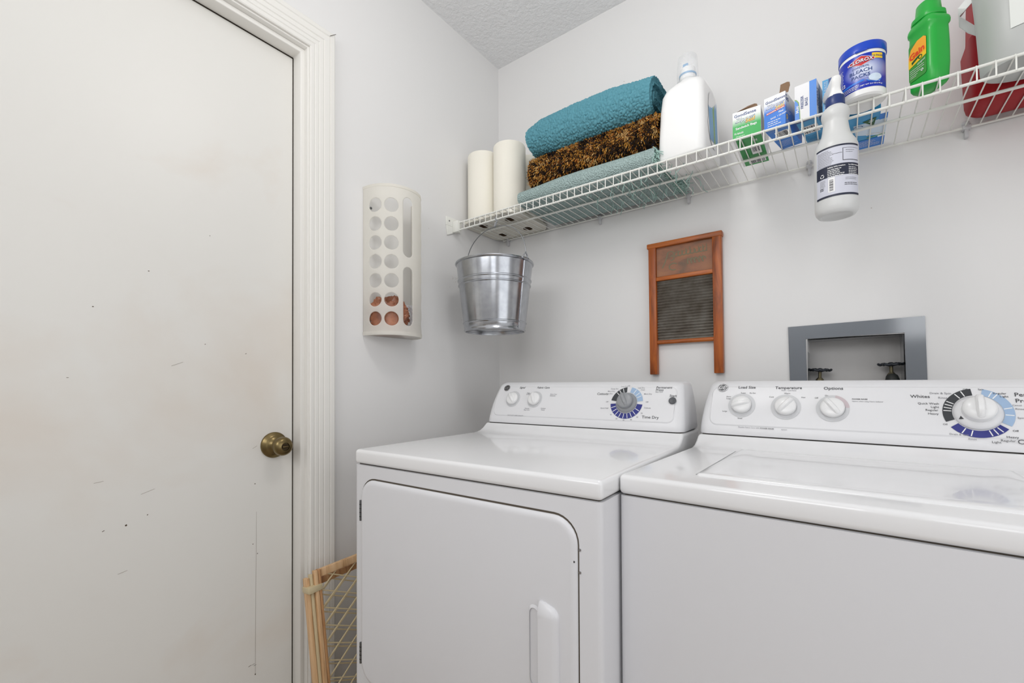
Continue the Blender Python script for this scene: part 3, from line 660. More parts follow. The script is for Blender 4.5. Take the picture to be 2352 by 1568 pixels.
# ---------------------------------------------------------------- folded rugs
def fold_path(y0, y1, zb, zt, nU, seg=10):
    """nested U folds opening to the back: list of centre lines (y,z)"""
    out = []; tk = (zt-zb)/(2*nU)
    for k in range(nU):
        a = zb+tk*(k+.5); c = zt-tk*(k+.5); r = (c-a)/2; zc = (a+c)/2; yf = y0+tk*(k+.5)*0.9
        p = []
        rr = min(r, .06)
        for i in range(5): p.append((y1+(yf+rr-y1)*i/5, a))
        for i in range(seg+1): q = R(-90-180*i/seg); p.append((yf+rr+rr*math.cos(q), zc+r*math.sin(q)))
        for i in range(4, -1, -1): p.append((y1+(yf+rr-y1)*i/5, c))
        out.append((p, tk*.46))
    return out
def resample(p, d):
    out = [Vector(p[0])]; acc = 0
    for a, b in zip(p[:-1], p[1:]):
        a = Vector(a); b = Vector(b); L = (b-a).length; k = max(1, int(L/d))
        for i in range(1, k+1): out.append(a+(b-a)*i/k)
    return out
def slab(path, tk, x0, x1, step, warp, disp):
    """thick ribbon in (y,z) swept along x with rounded ends; returns ring points"""
    c = resample(path, step); n = len(c); nrm = []
    for i in range(n):
        t_ = (c[min(i+1, n-1)]-c[max(i-1, 0)]).normalized(); nrm.append(Vector((-t_.y, t_.x)))
    ring = [(c[i], nrm[i], 1.0, i/n) for i in range(n)]
    e = c[-1]; t_ = (c[-1]-c[-2]).normalized()
    capb = [(e, (nrm[-1]*math.cos(q)+t_*math.sin(q)), 1.0, 1) for q in (R(30), R(60), R(90), R(120), R(150))]
    back = [(c[i], -nrm[i], 1.0, i/n) for i in range(n-1, -1, -1)]
    s0 = c[0]; t0 = (c[1]-c[0]).normalized()
    capa = [(s0, (-nrm[0]*math.cos(q)-t0*math.sin(q)), 1.0, 0) for q in (R(30), R(60), R(90), R(120), R(150))]
    ring = ring+capb+back+capa
    rings = []; nx = max(4, int((x1-x0)/step)); xs = []
    er = tk*1.0
    for q in (10, 30, 50, 70): xs.append((x0+er*(1-math.sin(R(q))), math.cos(R(90-q))))
    xs += [(x0+er+(x1-x0-2*er)*i/nx, 1.0) for i in range(nx+1)]
    for q in (70, 50, 30, 10): xs.append((x1-er*(1-math.sin(R(q))), math.cos(R(90-q))))
    for x, k in xs:
        rg = []
        for p, nn, s_, u in ring:
            q = p+nn*tk*k; P = Vector((x, q.x, q.y)); N = Vector((0, nn.x, nn.y))
            P = warp(P); rg.append(P+N*disp(P) if disp else P)
        rings.append(rg)
    return rings
SZ = ZS+.0025
# sage rug (bottom)
def warp1(P):
    k = noise.noise(Vector((P.x*6, P.y*6, 3)))*.004
    zz = P.z+max(0, (P.z-SZ-.01))*.0+k*(1 if P.z > SZ+.02 else 0)
    sl_ = 1-.10*max(0, min(1, (.50-P.x)/.15))
    return Vector((P.x, P.y, SZ+(zz-SZ)*sl_))
t = thing('folded_rug', 'folded sage green fringed bath rug, lowest of the stack on the shelf', 'rug', (0, 0, 0), group=None)
m = MB()
for p, tk in fold_path(-.298, -.030, SZ, SZ+.066, 2): m.loft(slab(p, tk, .322, .838, .006, warp1, None))
m.build('rug_body', M_sage, t, 60)
random.seed(21); m = MB()
def strand(p0, d, L, r=.0011, drop=.5, curl=.010):
    pts = []; p = Vector(p0); d = Vector(d).normalized(); n = 6
    for i in range(n+1):
        pts.append(p.copy()); d = (d+Vector((random.gauss(0, .35), random.gauss(0, .35), random.gauss(0, .22)-drop*.25))).normalized(); p = p+d*L/n
        if p.y > -.012: p.y = -.012
        lo = SZ-.001 if drop < .8 else SZ-.035
        if p.z < lo: p.z = lo+random.random()*.002
        if p.z < SZ: r_i = r
    m.tube(pts, r, 5)
for k in range(420):
    y = -.295+random.random()*.265; z = SZ+.004+random.random()*.056
    strand((.832, y, z), (1, random.gauss(0, .5), -.5), .030+random.random()*.035, r=.0012, drop=.6)
for k in range(70):     # strands poking down between the wires
    x = .70+random.random()*.22 if k < 44 else .56+random.random()*.2; y = -.27+random.random()*.22
    strand((x, y, SZ+.002), (random.gauss(0, .5), random.gauss(0, .5), -.9), .025+random.random()*.030, drop=1.0)
tag(m.build('fringe', M_fringe, t, 60), 'loose pale green fringe', kind='stuff')
# brown shag rug (middle)
def warp2(P):
    b = 1+.0*P.x; k = .006*noise.noise(Vector((P.x*5, P.y*5, 9)))
    tilt = .012*(P.x-.55)/.25
    return Vector((P.x+.01*math.sin((P.z-1.82)*20), P.y, P.z+k+tilt*.3))
t = thing('folded_rug', 'folded shaggy brown and black bath rug in the middle of the stack', 'rug', (0, 0, 0))
Z0, Z1 = SZ+.070, SZ+.178; m = MB(); surf = []
for ki, (p, tk) in enumerate(fold_path(-.286, -.035, Z0, Z1, 2)):
    rings = slab(p, tk*.93, .352, .832, .012, warp2, None); m.loft(rings)
    n = len(rings[0])
    for i in range(len(rings)-1):
        for j in range(n):
            a, b_2, c, d = rings[i][j], rings[i][(j+1) % n], rings[i+1][(j+1) % n], rings[i+1][j]
            nn = (b_2-a).cross(d-a)
            if nn.length > 1e-9: surf.append((a, b_2, c, d, nn.normalized(), (b_2-a).length*(d-a).length, ki))
m.build('rug_backing', M_under, t, 60)
ctr = Vector((0, -.16, (Z0+Z1)/2)); random.seed(5); m = MB(); wsum = []; acc = 0
cand = []
for q in surf:
    a, b_2, c, d, nn, ar, ki = q; pc = (a+c)/2
    vis = 1.0
    if pc.y > -.15 and pc.x < .80: vis = .18
    if ki == 1: vis *= .5 if pc.x < .80 else 1
    acc += ar*vis; wsum.append(acc); cand.append(q)
import bisect
# orientation check: winding gives consistent sign; find it from a front-most face
fr = min(cand, key=lambda q: (q[0]).y); sgn = -1 if fr[4].y > 0 else 1
for k in range(34000):
    a, b_2, c, d, nn, ar, ki = cand[bisect.bisect(wsum, random.random()*acc*.99999)]
    u, v = random.random(), random.random(); p = a+(b_2-a)*u+(d-a)*v; nn = nn*sgn
    L = .006+random.random()*.006; dirn = (nn+Vector((random.gauss(0, .55), random.gauss(0, .55), random.gauss(0, .55)-.25))).normalized()
    e = p+dirn*L; mid = p+dirn*L*.5+Vector((0, 0, .001)); r = .0009+random.random()*.0005
    e.z -= .002
    if e.z < Z0-.001: continue
    cl = noise.noise(p*28)+noise.noise(p*70)*.6+random.gauss(0, .28)
    mi = 0 if cl < -.26 else (5 if cl < -.18 else (2 if cl < .0 else (1 if cl < .32 else (4 if cl < .42 else 3))))
    m.tube([p, mid, e], [r, r, r*.5], 3, mi, caps=False)
tag(m.build('shag_pile', YARN, t, 80, recalc=False), kind='stuff')
# blue rug (top)
t = thing('folded_rug', 'folded teal blue pebbled bath rug on top of the stack', 'rug', (0, 0, 0))
Z0, Z1 = SZ+.176, SZ+.310
def warp3(P):
    x = P.x; k = (x-.36)/.46; h = (P.z-Z0)/(Z1-Z0)
    z = P.z+.010*math.sin(PI*min(1, max(0, k)))*h+.004*noise.noise(Vector((x*7, P.y*7, 1)))-.010*h*max(0, k-.7)/.3
    z += -.020*h*max(0, (.12-k)/.12)+.012*(1-h)*max(0, (.2-k)/.2)
    return Vector((x+.012*(h-.5)*(1 if k > .5 else -.5), P.y, z))
def pebble(P):
    d, _ = noise.voronoi(P*104+Vector((noise.noise(P*60), noise.noise(P*60+Vector((9, 0, 0))), 0))*.3, distance_metric='DISTANCE')
    e = d[1]-d[0]; return .0064*min(1, e*2.8)**.4-.0035
m = MB()
fp = fold_path(-.300, -.040, Z0, Z1, 3)
for ki, (p, tk) in enumerate(fp): m.loft(slab(p, tk, .362+.004*ki, .826-.012*(ki == 1), .0019 if ki == 0 else .0032, warp3, pebble))
m.build('rug_body', M_teal, t, 80, recalc=True)

# ---------------------------------------------------------------- bottles
def rsec(cx, cy, hw, hd, rr, z, rz=0, n=5):
    pts = []
    for sx_, sy_, a0 in ((1, 1, 0), (-1, 1, 90), (-1, -1, 180), (1, -1, 270)):
        for a in range(n+1):
            q = R(a0+90*a/n); x = sx_*(hw-rr)+rr*math.cos(q); y = sy_*(hd-rr)+rr*math.sin(q)
            pts.append((cx+x*math.cos(rz)-y*math.sin(rz), cy+x*math.sin(rz)+y*math.cos(rz), z))
    return pts
# white laundry detergent bottle
t = thing('detergent_bottle', 'large white detergent bottle with clear cap beside the folded rugs', 'bottle', (.919, -.216, ZS+.002), R(-5))
m = MB(); rg = []
for z, hw, hd, ox, rr in ((.000, .062, .074, 0, .02), (.003, .067, .079, 0, .022), (.010, .070, .083, 0, .024), (.08, .0685, .080, 0, .024), (.16, .0655, .076, 0, .024), (.205, .062, .072, 0, .026), (.222, .058, .066, .001, .03),
        (.236, .046, .056, .007, .03), (.246, .034, .044, .006, .028), (.254, .027, .032, .000, .024), (.260, .024, .026, -.002, .022), (.280, .0235, .0235, -.003, .0235)):
    rg.append(rsec(ox, 0, hw, hd, min(rr, hw-.0002, hd-.0002), z))
m.loft(rg); m.build('bottle_body', M_hdpe, t, 50)
cx_ = -.003
m = MB(); m.lathe([(0, .279), (.0250, .279), (.0255, .281), (.0255, .2835), (.0240, .284), (0, .284)], (cx_, 0, 0), 36); tag(m.build('neck_ring', M_bluel, t), 'thin pale blue neck ring')
m = MB(); m.lathe([(0, .284), (.0225, .284), (.0225, .300), (.020, .304), (.012, .306), (.010, .318), (0, .318)], (cx_, 0, 0), 30); m.box(-.008+cx_, .008+cx_, -.020, -.014, .300, .312, .002, 2, 1)
m.build('pour_spout', [M_hdpe, M_bluel], t, 40)
m = MB(); m.lathe([(.0325, .262), (.0300, .300), (.0285, .330), (.0265, .340), (.018, .3455), (0, .347)], (cx_, 0, 0), 40); m.f = m.f[1:]; m.m = m.m[1:]
tag(m.build('measuring_cap', M_clear, t, 50), 'clear measuring cap')
# side label facing right
m = MB(); fx = lambda u, v, o=0: (.0726-(v*.0345)+o-.6*max(0, abs(u)-.048), u, v)
lp = []
for k in range(28): q = 2*PI*k/28; lp.append((.004+.048*math.cos(q)*(1 if math.sin(q) < 0 else .8), .118+.088*math.sin(q)))
m.add([fx(u, v) for u, v in lp], [tuple(range(28))], 0)
for k in range(6):
    u0 = -.03+.012*k; m.add([fx(u, v, .0005) for u, v in ((u0, .05), (u0+.010, .048), (u0+.002+.01, .14+.01*k), (u0-.003, .15))], [(0, 1, 2, 3)], 2 if k == 3 else 1)
m.build('side_label', [M_wprint, M_bluel, M_green_l, M_bcardd], t, smooth=False, recalc=False)

# ---- cartons
def carton(name, label, loc, rz, w_, d_, h_, mats, faces, group=None):
    """faces: dict of face -> material index; origin at front-left-bottom corner, front faces -y"""
    t = thing(name, label, 'box', loc, rz, group); m = MB(); e = .0
    V = [(0, 0, 0), (w_, 0, 0), (w_, d_, 0), (0, d_, 0), (0, 0, h_), (w_, 0, h_), (w_, d_, h_), (0, d_, h_)]
    F = {'bottom': (0, 3, 2, 1), 'front': (0, 1, 5, 4), 'right': (1, 2, 6, 5), 'back': (2, 3, 7, 6), 'left': (3, 0, 4, 7), 'top': (4, 5, 6, 7)}
    for k, f in F.items():
        if faces.get(k) is None: continue
        m.add([V[i] for i in f], [(0, 1, 2, 3)], faces[k])
    return t, m
def fmap(w_, d_, h_, face, off=.0004):
    return {'front': lambda u, v: (u, -off, v), 'right': lambda u, v: (w_+off, u, v), 'bottom': lambda u, v: (u, v, -off), 'left': lambda u, v: (-off, d_-u, v)}[face]
# green sandwich bag box
w_, d_, h_ = .068, .185, .0745
t, m = carton('bag_box', 'green and white sandwich bag box with its brown flap open, on the shelf', (1.0555, -.2985, ZS+.0022), R(1), w_, d_, h_, None, {'front': 0, 'right': 1, 'left': 1, 'bottom': 2, 'back': 1})
ct = m.build('carton', [M_grad, M_wcard, M_gbox], t, smooth=False)
a = MB(); F = fmap(w_, d_, h_, 'front'); B = fmap(w_, d_, h_, 'bottom'); Rr = fmap(w_, d_, h_, 'right')
a.flat(text2d('GoodSense', .0115, .0305, .0645, 'C', 0, .015, .03, 1.0), F, 0); a.flat(text2d('Zipper', .0170, .030, .0520, 'C', .4, .01, .06, 1.0), F, 0); a.flat(text2d('Seal', .0150, .043, .0450, 'C', .2, .015, .10), F, 1)
a.flat(text2d('Zipper', .0160, .0303, .0523, 'C', .4, -.006, .06, 1.0), fmap(w_, d_, h_, 'front', .0007), 2); a.flat(text2d('Seal', .0142, .0432, .0452, 'C', .2, -.0, .10), fmap(w_, d_, h_, 'front', .0007), 4)
a.flat(text2d('Sandwich Bags', .0088, .0330, .0300, 'C', 0, .02, .05), F, 2); a.flat(text2d('75 BAGS', .0062, .0150, .0150, 'C', 0, .02), F, 2); a.flat(lines2d(.008, .030, .006, .004, 2, .0012), F, 2)
a.flat(rect2d(.034, .058, .060, .115), B, 2); a.flat(bars2d(.0365, .0555, .064, .100, 9), fmap(w_, d_, h_, 'bottom', .0008), 5); a.flat(rect2d(.018, .062, .150, .176), B, 2); a.flat(bars2d(.021, .060, .154, .174, 16, 5), fmap(w_, d_, h_, 'bottom', .0008), 5)
a.flat(text2d('75', .014, .050, .030, 'C', 0, .02, R(-90)), B, 2); a.flat(lines2d(.008, .030, .150, .006, 22, .0010), B, 6); a.flat(rect2d(.030, .062, .056, .118), lambda u, v: (u, v, -.0002), 6)
a.flat(rect2d(0, .006, .0, .185), lambda u, v: (u, v, -.0002), 2)
a.flat(lines2d(.01, .10, .065, .005, 12, .0012), Rr, 3)
absorb(ct, a.build('printed_graphics', [M_bcardd, M_red, M_wprint, M_ink2, M_yellow, M_ink, M_gboxd], t, smooth=False, recalc=False))
m = MB(); m.add([(.004, .004, h_), (.012, .002, h_+.002), (.018, .020, h_+.014), (.034, .030, h_+.0245), (.050, .032, h_+.0265), (.056, .028, h_+.0215), (.060, .012, h_+.004), (.061, .006, h_)], [tuple(range(8))])
m2 = [(x, y+.0008, z) for x, y, z in m.v]; m.add(m2, [tuple(range(8))[::-1]]); m.build('open_flap', M_kraft, t, smooth=False)
m = MB(); m.add([(.001, .001, h_), (w_-.001, .001, h_), (w_-.001, d_-.001, h_-.002), (.001, d_-.001, h_-.002)], [(0, 1, 2, 3)]); m.build('top_opening', M_kraft, t, smooth=False)
# blue double zipper box
w_, d_, h_ = .0500, .140, .0840
t, m = carton('bag_box', 'blue and white zipper bag box with a raised brown flap, beside the green box', (1.1315, -.2985, ZS+.0022), R(-11), w_, d_, h_, None, {'front': 0, 'right': 0, 'left': 1, 'bottom': 2, 'back': 1, 'top': 1})
ct = m.build('carton', [M_gradb, M_wcard, M_bcard], t, smooth=False)
a = MB(); F = fmap(w_, d_, h_, 'front'); B = fmap(w_, d_, h_, 'bottom'); Rr = fmap(w_, d_, h_, 'right'); F2 = fmap(w_, d_, h_, 'front', .0007)
a.flat(text2d('GoodSense', .0100, .0265, .0715, 'C', 0, .015, .02), F, 0); a.flat(text2d('Zipper', .0155, .0265, .0595, 'C', .4, .01, .05), F, 0); a.flat(text2d('Zipper', .0148, .0267, .0597, 'C', .4, -.006, .05), F2, 2); a.flat(text2d('Seal', .0135, .037, .0520, 'C', .2, .015, .08), F, 3)
a.flat(poly2d([(.005, .038), (.048, .0435), (.049, .0490), (.006, .0430)]), F, 1); a.flat(text2d('Resealable Strength', .0052, .027, .0434, 'C', 0, .02, .12), F2, 2); a.flat(text2d('Plus!', .0060, .040, .0365, 'C', 0, .03, .1), F, 2)
a.flat(text2d('BAGS  1 QUART', .0052, .034, .0270, 'C', 0, .02, .1), F, 2); a.flat(lines2d(.008, .040, .017, .0052, 3, .0016), F, 2)
a.flat(text2d('Go', .0200, .012, .0710, 'C', 0, .03), Rr, 0); a.flat(lines2d(.004, .040, .052, .0045, 5, .0012), Rr, 2); a.flat(ring2d(.012, .022, .003, .006), Rr, 3); a.flat(lines2d(.004, .040, .014, .004, 3, .0010), Rr, 2)
a.flat(rect2d(.014, .045, .030, .075), B, 5); a.flat(bars2d(.017, .042, .034, .071, 9, 4), fmap(w_, d_, h_, 'bottom', .0008), 4); a.flat(lines2d(.006, .046, .120, .006, 6, .0010), B, 2); a.flat(lines2d(.004, .050, .022, .005, 4, .0010), B, 6)
absorb(ct, a.build('printed_graphics', [M_bcardd, M_red, M_wprint, M_yellow, M_ink, M_wcard, M_sky], t, smooth=False, recalc=False))
m = MB(); m.add([(.030, .012, h_), (.054, .010, h_), (.056, .012, h_+.012), (.0575, .012, h_+.016), (.056, .014, h_+.026), (.050, .016, h_+.030), (.034, .018, h_+.031), (.033, .014, h_+.012)], [tuple(range(8))])
m.add([(x, y+.0008, z) for x, y, z in m.v], [tuple(range(8))[::-1]]); m.build('open_flap', M_kraft, t, smooth=False)
# standing freezer bag box
w_, d_, h_ = .0470, .140, .0910
t, m = carton('bag_box', 'white and blue freezer bag box standing on its end, print running upwards', (1.2000, -.2960, ZS+.0022), R(-8), w_, d_, h_, None, {'front': 0, 'right': 1, 'left': 0, 'bottom': 2, 'back': 0, 'top': 0})
ct = m.build('carton', [M_wcard, M_wcard, M_bcard2], t, smooth=False)
a = MB(); F = fmap(w_, d_, h_, 'front'); F2 = fmap(w_, d_, h_, 'front', .0007); B = fmap(w_, d_, h_, 'bottom'); Rr = fmap(w_, d_, h_, 'right')
a.flat(rect2d(.0320, .0470, 0, h_), F, 0); a.flat(poly2d([(0, 0), (.012, 0), (.011, .030), (.009, .048), (.004, .056), (0, .058)]), F, 3); a.flat(poly2d([(0, 0), (.0105, 0), (.0095, .028), (.0075, .045), (.003, .053), (0, .055)]), F2, 0)
a.flat(text2d('Multi', .0090, .0055, .030, 'C', 0, .02, R(90)), fmap(w_, d_, h_, 'front', .001), 2)
a.flat(text2d('FREEZER', .0085, .0160, .045, 'C', 0, .02, R(90)), F, 1); a.flat(text2d('BAGS', .0085, .0250, .043, 'C', 0, .02, R(90)), F, 1)
a.flat(text2d('QUART', .0140, .0070, .050, 'C', 0, .02, R(90)), Rr, 1); a.flat(text2d('STORAGE', .0120, .0200, .050, 'C', 0, .02, R(90)), Rr, 1); a.flat(rect2d(.028, .150, 0, h_), Rr, 4)
a.flat(text2d('STORAGE BAGS', .0110, .036, .046, 'C', 0, .02, R(90)), fmap(w_, d_, h_, 'right', .0008), 5)
a.flat(rect2d(.004, .040, .040, .085), B, 6); a.flat(bars2d(.007, .037, .044, .081, 10, 8), fmap(w_, d_, h_, 'bottom', .0008), 7); a.flat(lines2d(.004, .050, .140, .006, 8, .0012), B, 1); a.flat(rect2d(.0, w_, .0, .012), B, 1)
absorb(ct, a.build('printed_graphics', [M_bcard, M_bcardd, M_wprint, M_green_l, M_bcard2, M_sky, M_wcard, M_ink], t, smooth=False, recalc=False))
w_, d_, h_ = .026, .120, .0860
t, m = carton('bag_box', 'narrow deep blue bag box just right of the freezer bag box', (1.2580, -.2900, ZS+.0022), R(-8), w_, d_, h_, None, {'front': 0, 'right': 0, 'left': 0, 'bottom': 0, 'back': 0, 'top': 0})
ct = m.build('carton', [M_bcard2], t, smooth=False)
a = MB(); F = fmap(w_, d_, h_, 'front'); a.flat(text2d('STORAGE BAGS', .0100, .0070, .046, 'C', 0, .02, R(90)), F, 0); a.flat(rect2d(.013, .026, 0, h_), F, 1)
absorb(ct, a.build('printed_graphics', [M_sky, M_bcardd], t, smooth=False, recalc=False))
# flat blue box lying behind the tub
w_, d_, h_ = .0930, .180, .0330
t, m = carton('bag_box', 'flat blue bag box lying behind the round blue and white tub', (1.2800, -.2330, ZS+.0022), R(0), w_, d_, h_, None, {'front': 0, 'right': 0, 'left': 0, 'bottom': 0, 'back': 0, 'top': 1})
ct = m.build('carton', [M_bcard2, M_wcard], t, smooth=False)
a = MB(); B = fmap(w_, d_, h_, 'bottom'); B2 = fmap(w_, d_, h_, 'bottom', .0008)
a.flat(poly2d([(.040, .05), (.070, .05), (.108, .045), (.108, .15), (.080, .13), (.045, .11)]), B, 0); a.flat(poly2d([(.058, .040), (.086, .030), (.082, .075)]), B2, 1); a.flat(ring2d(.050, .065, .008, .010, 200, 360), B2, 2)
a.flat(text2d('%', .016, .076, .045, 'C', 0, .02), fmap(w_, d_, h_, 'bottom', .0012), 0); a.flat(rect2d(.092, .108, .02, .05), B2, 3); a.flat(rect2d(.0, .108, .15, .206), B2, 3); a.flat(lines2d(.04, .10, .19, .006, 6, .0014), fmap(w_, d_, h_, 'bottom', .0012), 4)
a.flat(text2d('Reseal', .014, .085, .125, 'C', .2, .01, .3), B2, 4); a.flat(poly2d([(.07, .14), (.108, .135), (.108, .139), (.07, .144)]), B2, 5)
absorb(ct, a.build('printed_graphics', [M_glow, M_dgreen, M_bcardd, M_bcard, M_wprint, M_green_l], t, smooth=False, recalc=False))

# ---- blue and white round tub
t = thing('detergent_tub', 'round blue and white tub of bleach packs with a blue lid', 'tub', (1.3365, -.2860, ZS+.0022), R(-3)); r = .0455; t.scale = (.972, .972, .870)
m = MB(); m.lathe([(0, 0), (r-.004, 0), (r, .004), (r, .118), (r-.001, .119), (0, .119)], (0, 0, 0), 56); m.build('tub_body', M_hdpe, t, 40)
m = MB(); m.lathe([(0, .119), (r+.0015, .1185), (r+.0018, .121), (r+.0018, .140), (r, .1425), (r-.004, .1430), (0, .1430)], (0, 0, 0), 56); m.box(-.012, .012, -r-.0035, -r, .1160, .1215, .001, 1); tag(m.build('lid', M_clxb, t, 40), 'bright blue lid')
cyl = lambda rr: (lambda u, v: (rr*math.sin(u/rr), -rr*math.cos(u/rr), v))
a = MB(); a.flat(rect2d(-.10, .060, .018, .110, 60, 14), cyl(r+.0004), 0)
a.flat(rect2d(.020, .045, .092, .1065, 8, 2), cyl(r+.0008), 1); a.flat(text2d('12 PACKS', .006, .034, .099, 'C', 0, .02), cyl(r+.0012), 2)
c1 = cyl(r+.0010); c2 = cyl(r+.0014); c3 = cyl(r+.0018)
def dia(w2, h2, cx, cz, n=16):
    v = []
    for i in range(n+1): x = -w2+2*w2*i/n; h = h2*(1-abs(x)/w2)*.9+h2*.12; v += [(cx+x, cz-h), (cx+x, cz+h)]
    return v, [(2*i, 2*i+2, 2*i+3, 2*i+1) for i in range(n)]
a.flat(dia(.0275, .0135, -.001, .0925), c1, 4); a.flat(dia(.0262, .0125, -.001, .0925), cyl(r+.0012), 3)
a.flat(text2d('CLOROX', .0128, -.001, .0925, 'C', .1, .05, .0, .90), cyl(r+.0018), 5); a.flat(text2d('CLOROX', .0124, -.0012, .0927, 'C', .1, .018, .0, .93), cyl(r+.0023), 4)
a.flat(text2d('CONTROL', .0070, -.002, .0765, 'C', 0, .01), c1, 5); a.flat(text2d('BLEACH', .0125, -.002, .0660, 'C', 0, .012), c1, 5); a.flat(text2d('PACKS', .0125, -.002, .0530, 'C', 0, .012), c1, 5)
a.flat(text2d('12', .0120, -.0400, .0465, 'C', 0, .02), c1, 4); a.flat(rect2d(-.048, .004, .0345, .0395, 12, 1), lambda u, v: c1(u, v+(u+.02)*.10), 6); a.flat(lines2d(-.042, -.004, .029, .0040, 3, .0015, .2, 4), c2, 4)
a.flat(text2d('NET WT 5.0 OZ (142 g)', .0046, .020, .0255, 'C', 0, .02), c1, 4)
a.flat(ring2d(.0270, .0430, .0001, .0095, 0, 360, 20, 1.5), c1, 7); a.flat(ring2d(.0250, .0400, .0095, .011, 190, 350, 12, 1.5), c2, 6); a.flat(poly2d([(.006, .041), (.020, .036), (.038, .0335), (.036, .030), (.018, .034)]), c2, 7)
a.flat(lines2d(-.058, -.040, .0900, .004, 14, .0012, .2, 9), c1, 4)
a.build('printed_label', [M_clxg, M_yellow, M_bcardd, M_red, M_wprint, M_bcardd, M_clxm, M_glow], t, 60, recalc=False)

# ---- green detergent bottle
ga = R(-52); t = thing('detergent_bottle', 'small bright green detergent bottle with orange label and green cap', 'bottle', (1.4565, -.2630, ZS+.002), ga)
t.scale = (.975, .975, .905)
m = MB(); rg = []
for z, hw, hd in ((0, .025, .017), (.004, .029, .021), (.010, .0315, .0235), (.05, .0330, .0250), (.10, .0330, .0250), (.130, .0320, .0245), (.145, .0315, .0240), (.150, .0335, .0265), (.156, .0340, .0270), (.162, .0330, .0265), (.170, .0280, .0240), (.176, .0255, .0225), (.180, .0245, .022)):
    rg.append(rsec(0, 0, hw, hd, min(.014, hd-.001), z))
m.loft(rg); m.build('bottle_body', M_gain, t, 50)
m = MB(); rg = []
for z, hw, hd in ((.1725, .0285, .0255), (.174, .0292, .0262), (.184, .0285, .0255), (.186, .0245, .0225), (.190, .0235, .0215), (.215, .0215, .0200), (.218, .0195, .018), (.2185, .017, .016)): rg.append(rsec(0, 0, hw, hd, min(.020, hd-.001), z))
m.loft(rg); m.build('cap', M_gain, t, 40)
a = MB(); F = lambda u, v: (u, -.0256, v); F2 = lambda u, v: (u, -.0260, v); F3 = lambda u, v: (u, -.0263, v); F4 = lambda u, v: (u, -.0266, v)
a.flat(poly2d(rrect(-.024, .0200, .030, .125, .006, 3)), F, 0); a.flat(poly2d([(-.024, .066), (.020, .076), (.020, .119), (.014, .125), (-.002, .125), (-.018, .113), (-.024, .095)]), F2, 1)
a.flat(poly2d([(-.024, .066), (.020, .076), (.020, .088), (-.005, .080), (-.024, .086)]), F3, 5)
a.flat(text2d('Gain', .0215, -.003, .0955, 'C', .12, .03, .2, .95), F4, 2); a.flat(poly2d([(-.015, .072), (.002, .080), (.006, .086), (-.003, .084), (-.016, .079)]), F4, 3); a.flat(ring2d(.006, .079, .003, .005), F4, 3)
a.flat(text2d('Original', .0060, .008, .066, 'C', .2, .01, .2), F4, 4); a.flat(lines2d(-.020, .016, .057, .005, 3, .0012), F4, 4); a.flat(ring2d(.010, .044, .002, .004, 0, 360, 4), F4, 4); a.flat(lines2d(-.02, .0, .042, .004, 2, .001), F4, 4)
a.build('printed_label', [M_gainl, M_orange, M_redo, M_dgreen, M_wprint, M_yellow], t, smooth=False, recalc=False)

# ---- red container and white bucket at the right end
t = thing('red_container', 'red plastic container behind the white labelled bucket at the shelf end', 'container', (1.545, -.165, ZS+.002))
m = MB(); rg = []
for z, i in ((0, .030), (.004, .012), (.014, .003), (.03, 0), (.155, -.004), (.165, .002), (.185, .004), (.30, .006), (.305, .012)): rg.append(rsec(.140, .078, .140-i, .075-i, .035, z))
m.loft(rg); m.build('container_body', M_redtub, t, 40)
t = thing('white_bucket', 'grey white bucket with a large paper label at the right end of the shelf', 'bucket', (1.634, -.2380, ZS+.002))
m = MB(); m.lathe([(0, 0), (.060, 0), (.066, .003), (.0685, .010), (.072, .10), (.079, .235), (.0795, .240), (0, .240)], (0, 0, 0), 64, sx=1.35, sy=.9); m.build('bucket_body', M_tub, t, 40)
m = MB(); m.lathe([(0, .238), (.082, .238), (.084, .242), (.084, .258), (.080, .262), (0, .262)], (0, 0, 0), 64, sx=1.35, sy=.9); m.build('lid', M_hdpe, t, 40)
def bk(u, v, o=.0006):
    rr = .0690+.045*v*.9; q = u; return (1.35*(rr+o)*math.sin(q), -.9*(rr+o)*math.cos(q), v)
a = MB(); a.flat(rect2d(-.62, .75, .064, .215, 40, 4), bk, 0); a.flat(rect2d(-.02, .40, .125, .20, 12, 2), lambda u, v: bk(u, v, .0011), 1)
a.flat(text2d('NET WT', .0095, 0, 0, 'L', 0, .01), lambda u, v: bk(-.10+u/.085, .098+v, .0012), 2)
a.flat(lines2d(0, .03, .135, .006, 2, .003), lambda u, v: bk(.0+u/.085, v, .0016), 2)
a.build('paper_label', [M_tubl, M_ring, M_ink2], t, 60, recalc=False)
m = MB()      # flat strap handle looping off the left side
def strap(pts, wd, th=.0018):
    rg = []
    pts = [Vector(p) for p in pts]
    for i, p in enumerate(pts):
        t_ = (pts[min(i+1, len(pts)-1)]-pts[max(i-1, 0)]).normalized(); side = Vector((0, 0, 1)); side = (side-t_*side.dot(t_)).normalized(); nn = t_.cross(side)
        rg.append([p+side*wd/2+nn*th/2, p+side*wd/2-nn*th/2, p-side*wd/2-nn*th/2, p-side*wd/2+nn*th/2])
    m.loft(rg)
strap([(-.078, .046, .126), (-.098, .040, .141), (-.112, .036, .158), (-.1185, .031, .174), (-.1145, .026, .188), (-.100, .021, .202), (-.080, .014, .220)], .018)
m.build('strap_handle', M_hdpe, t, 40)

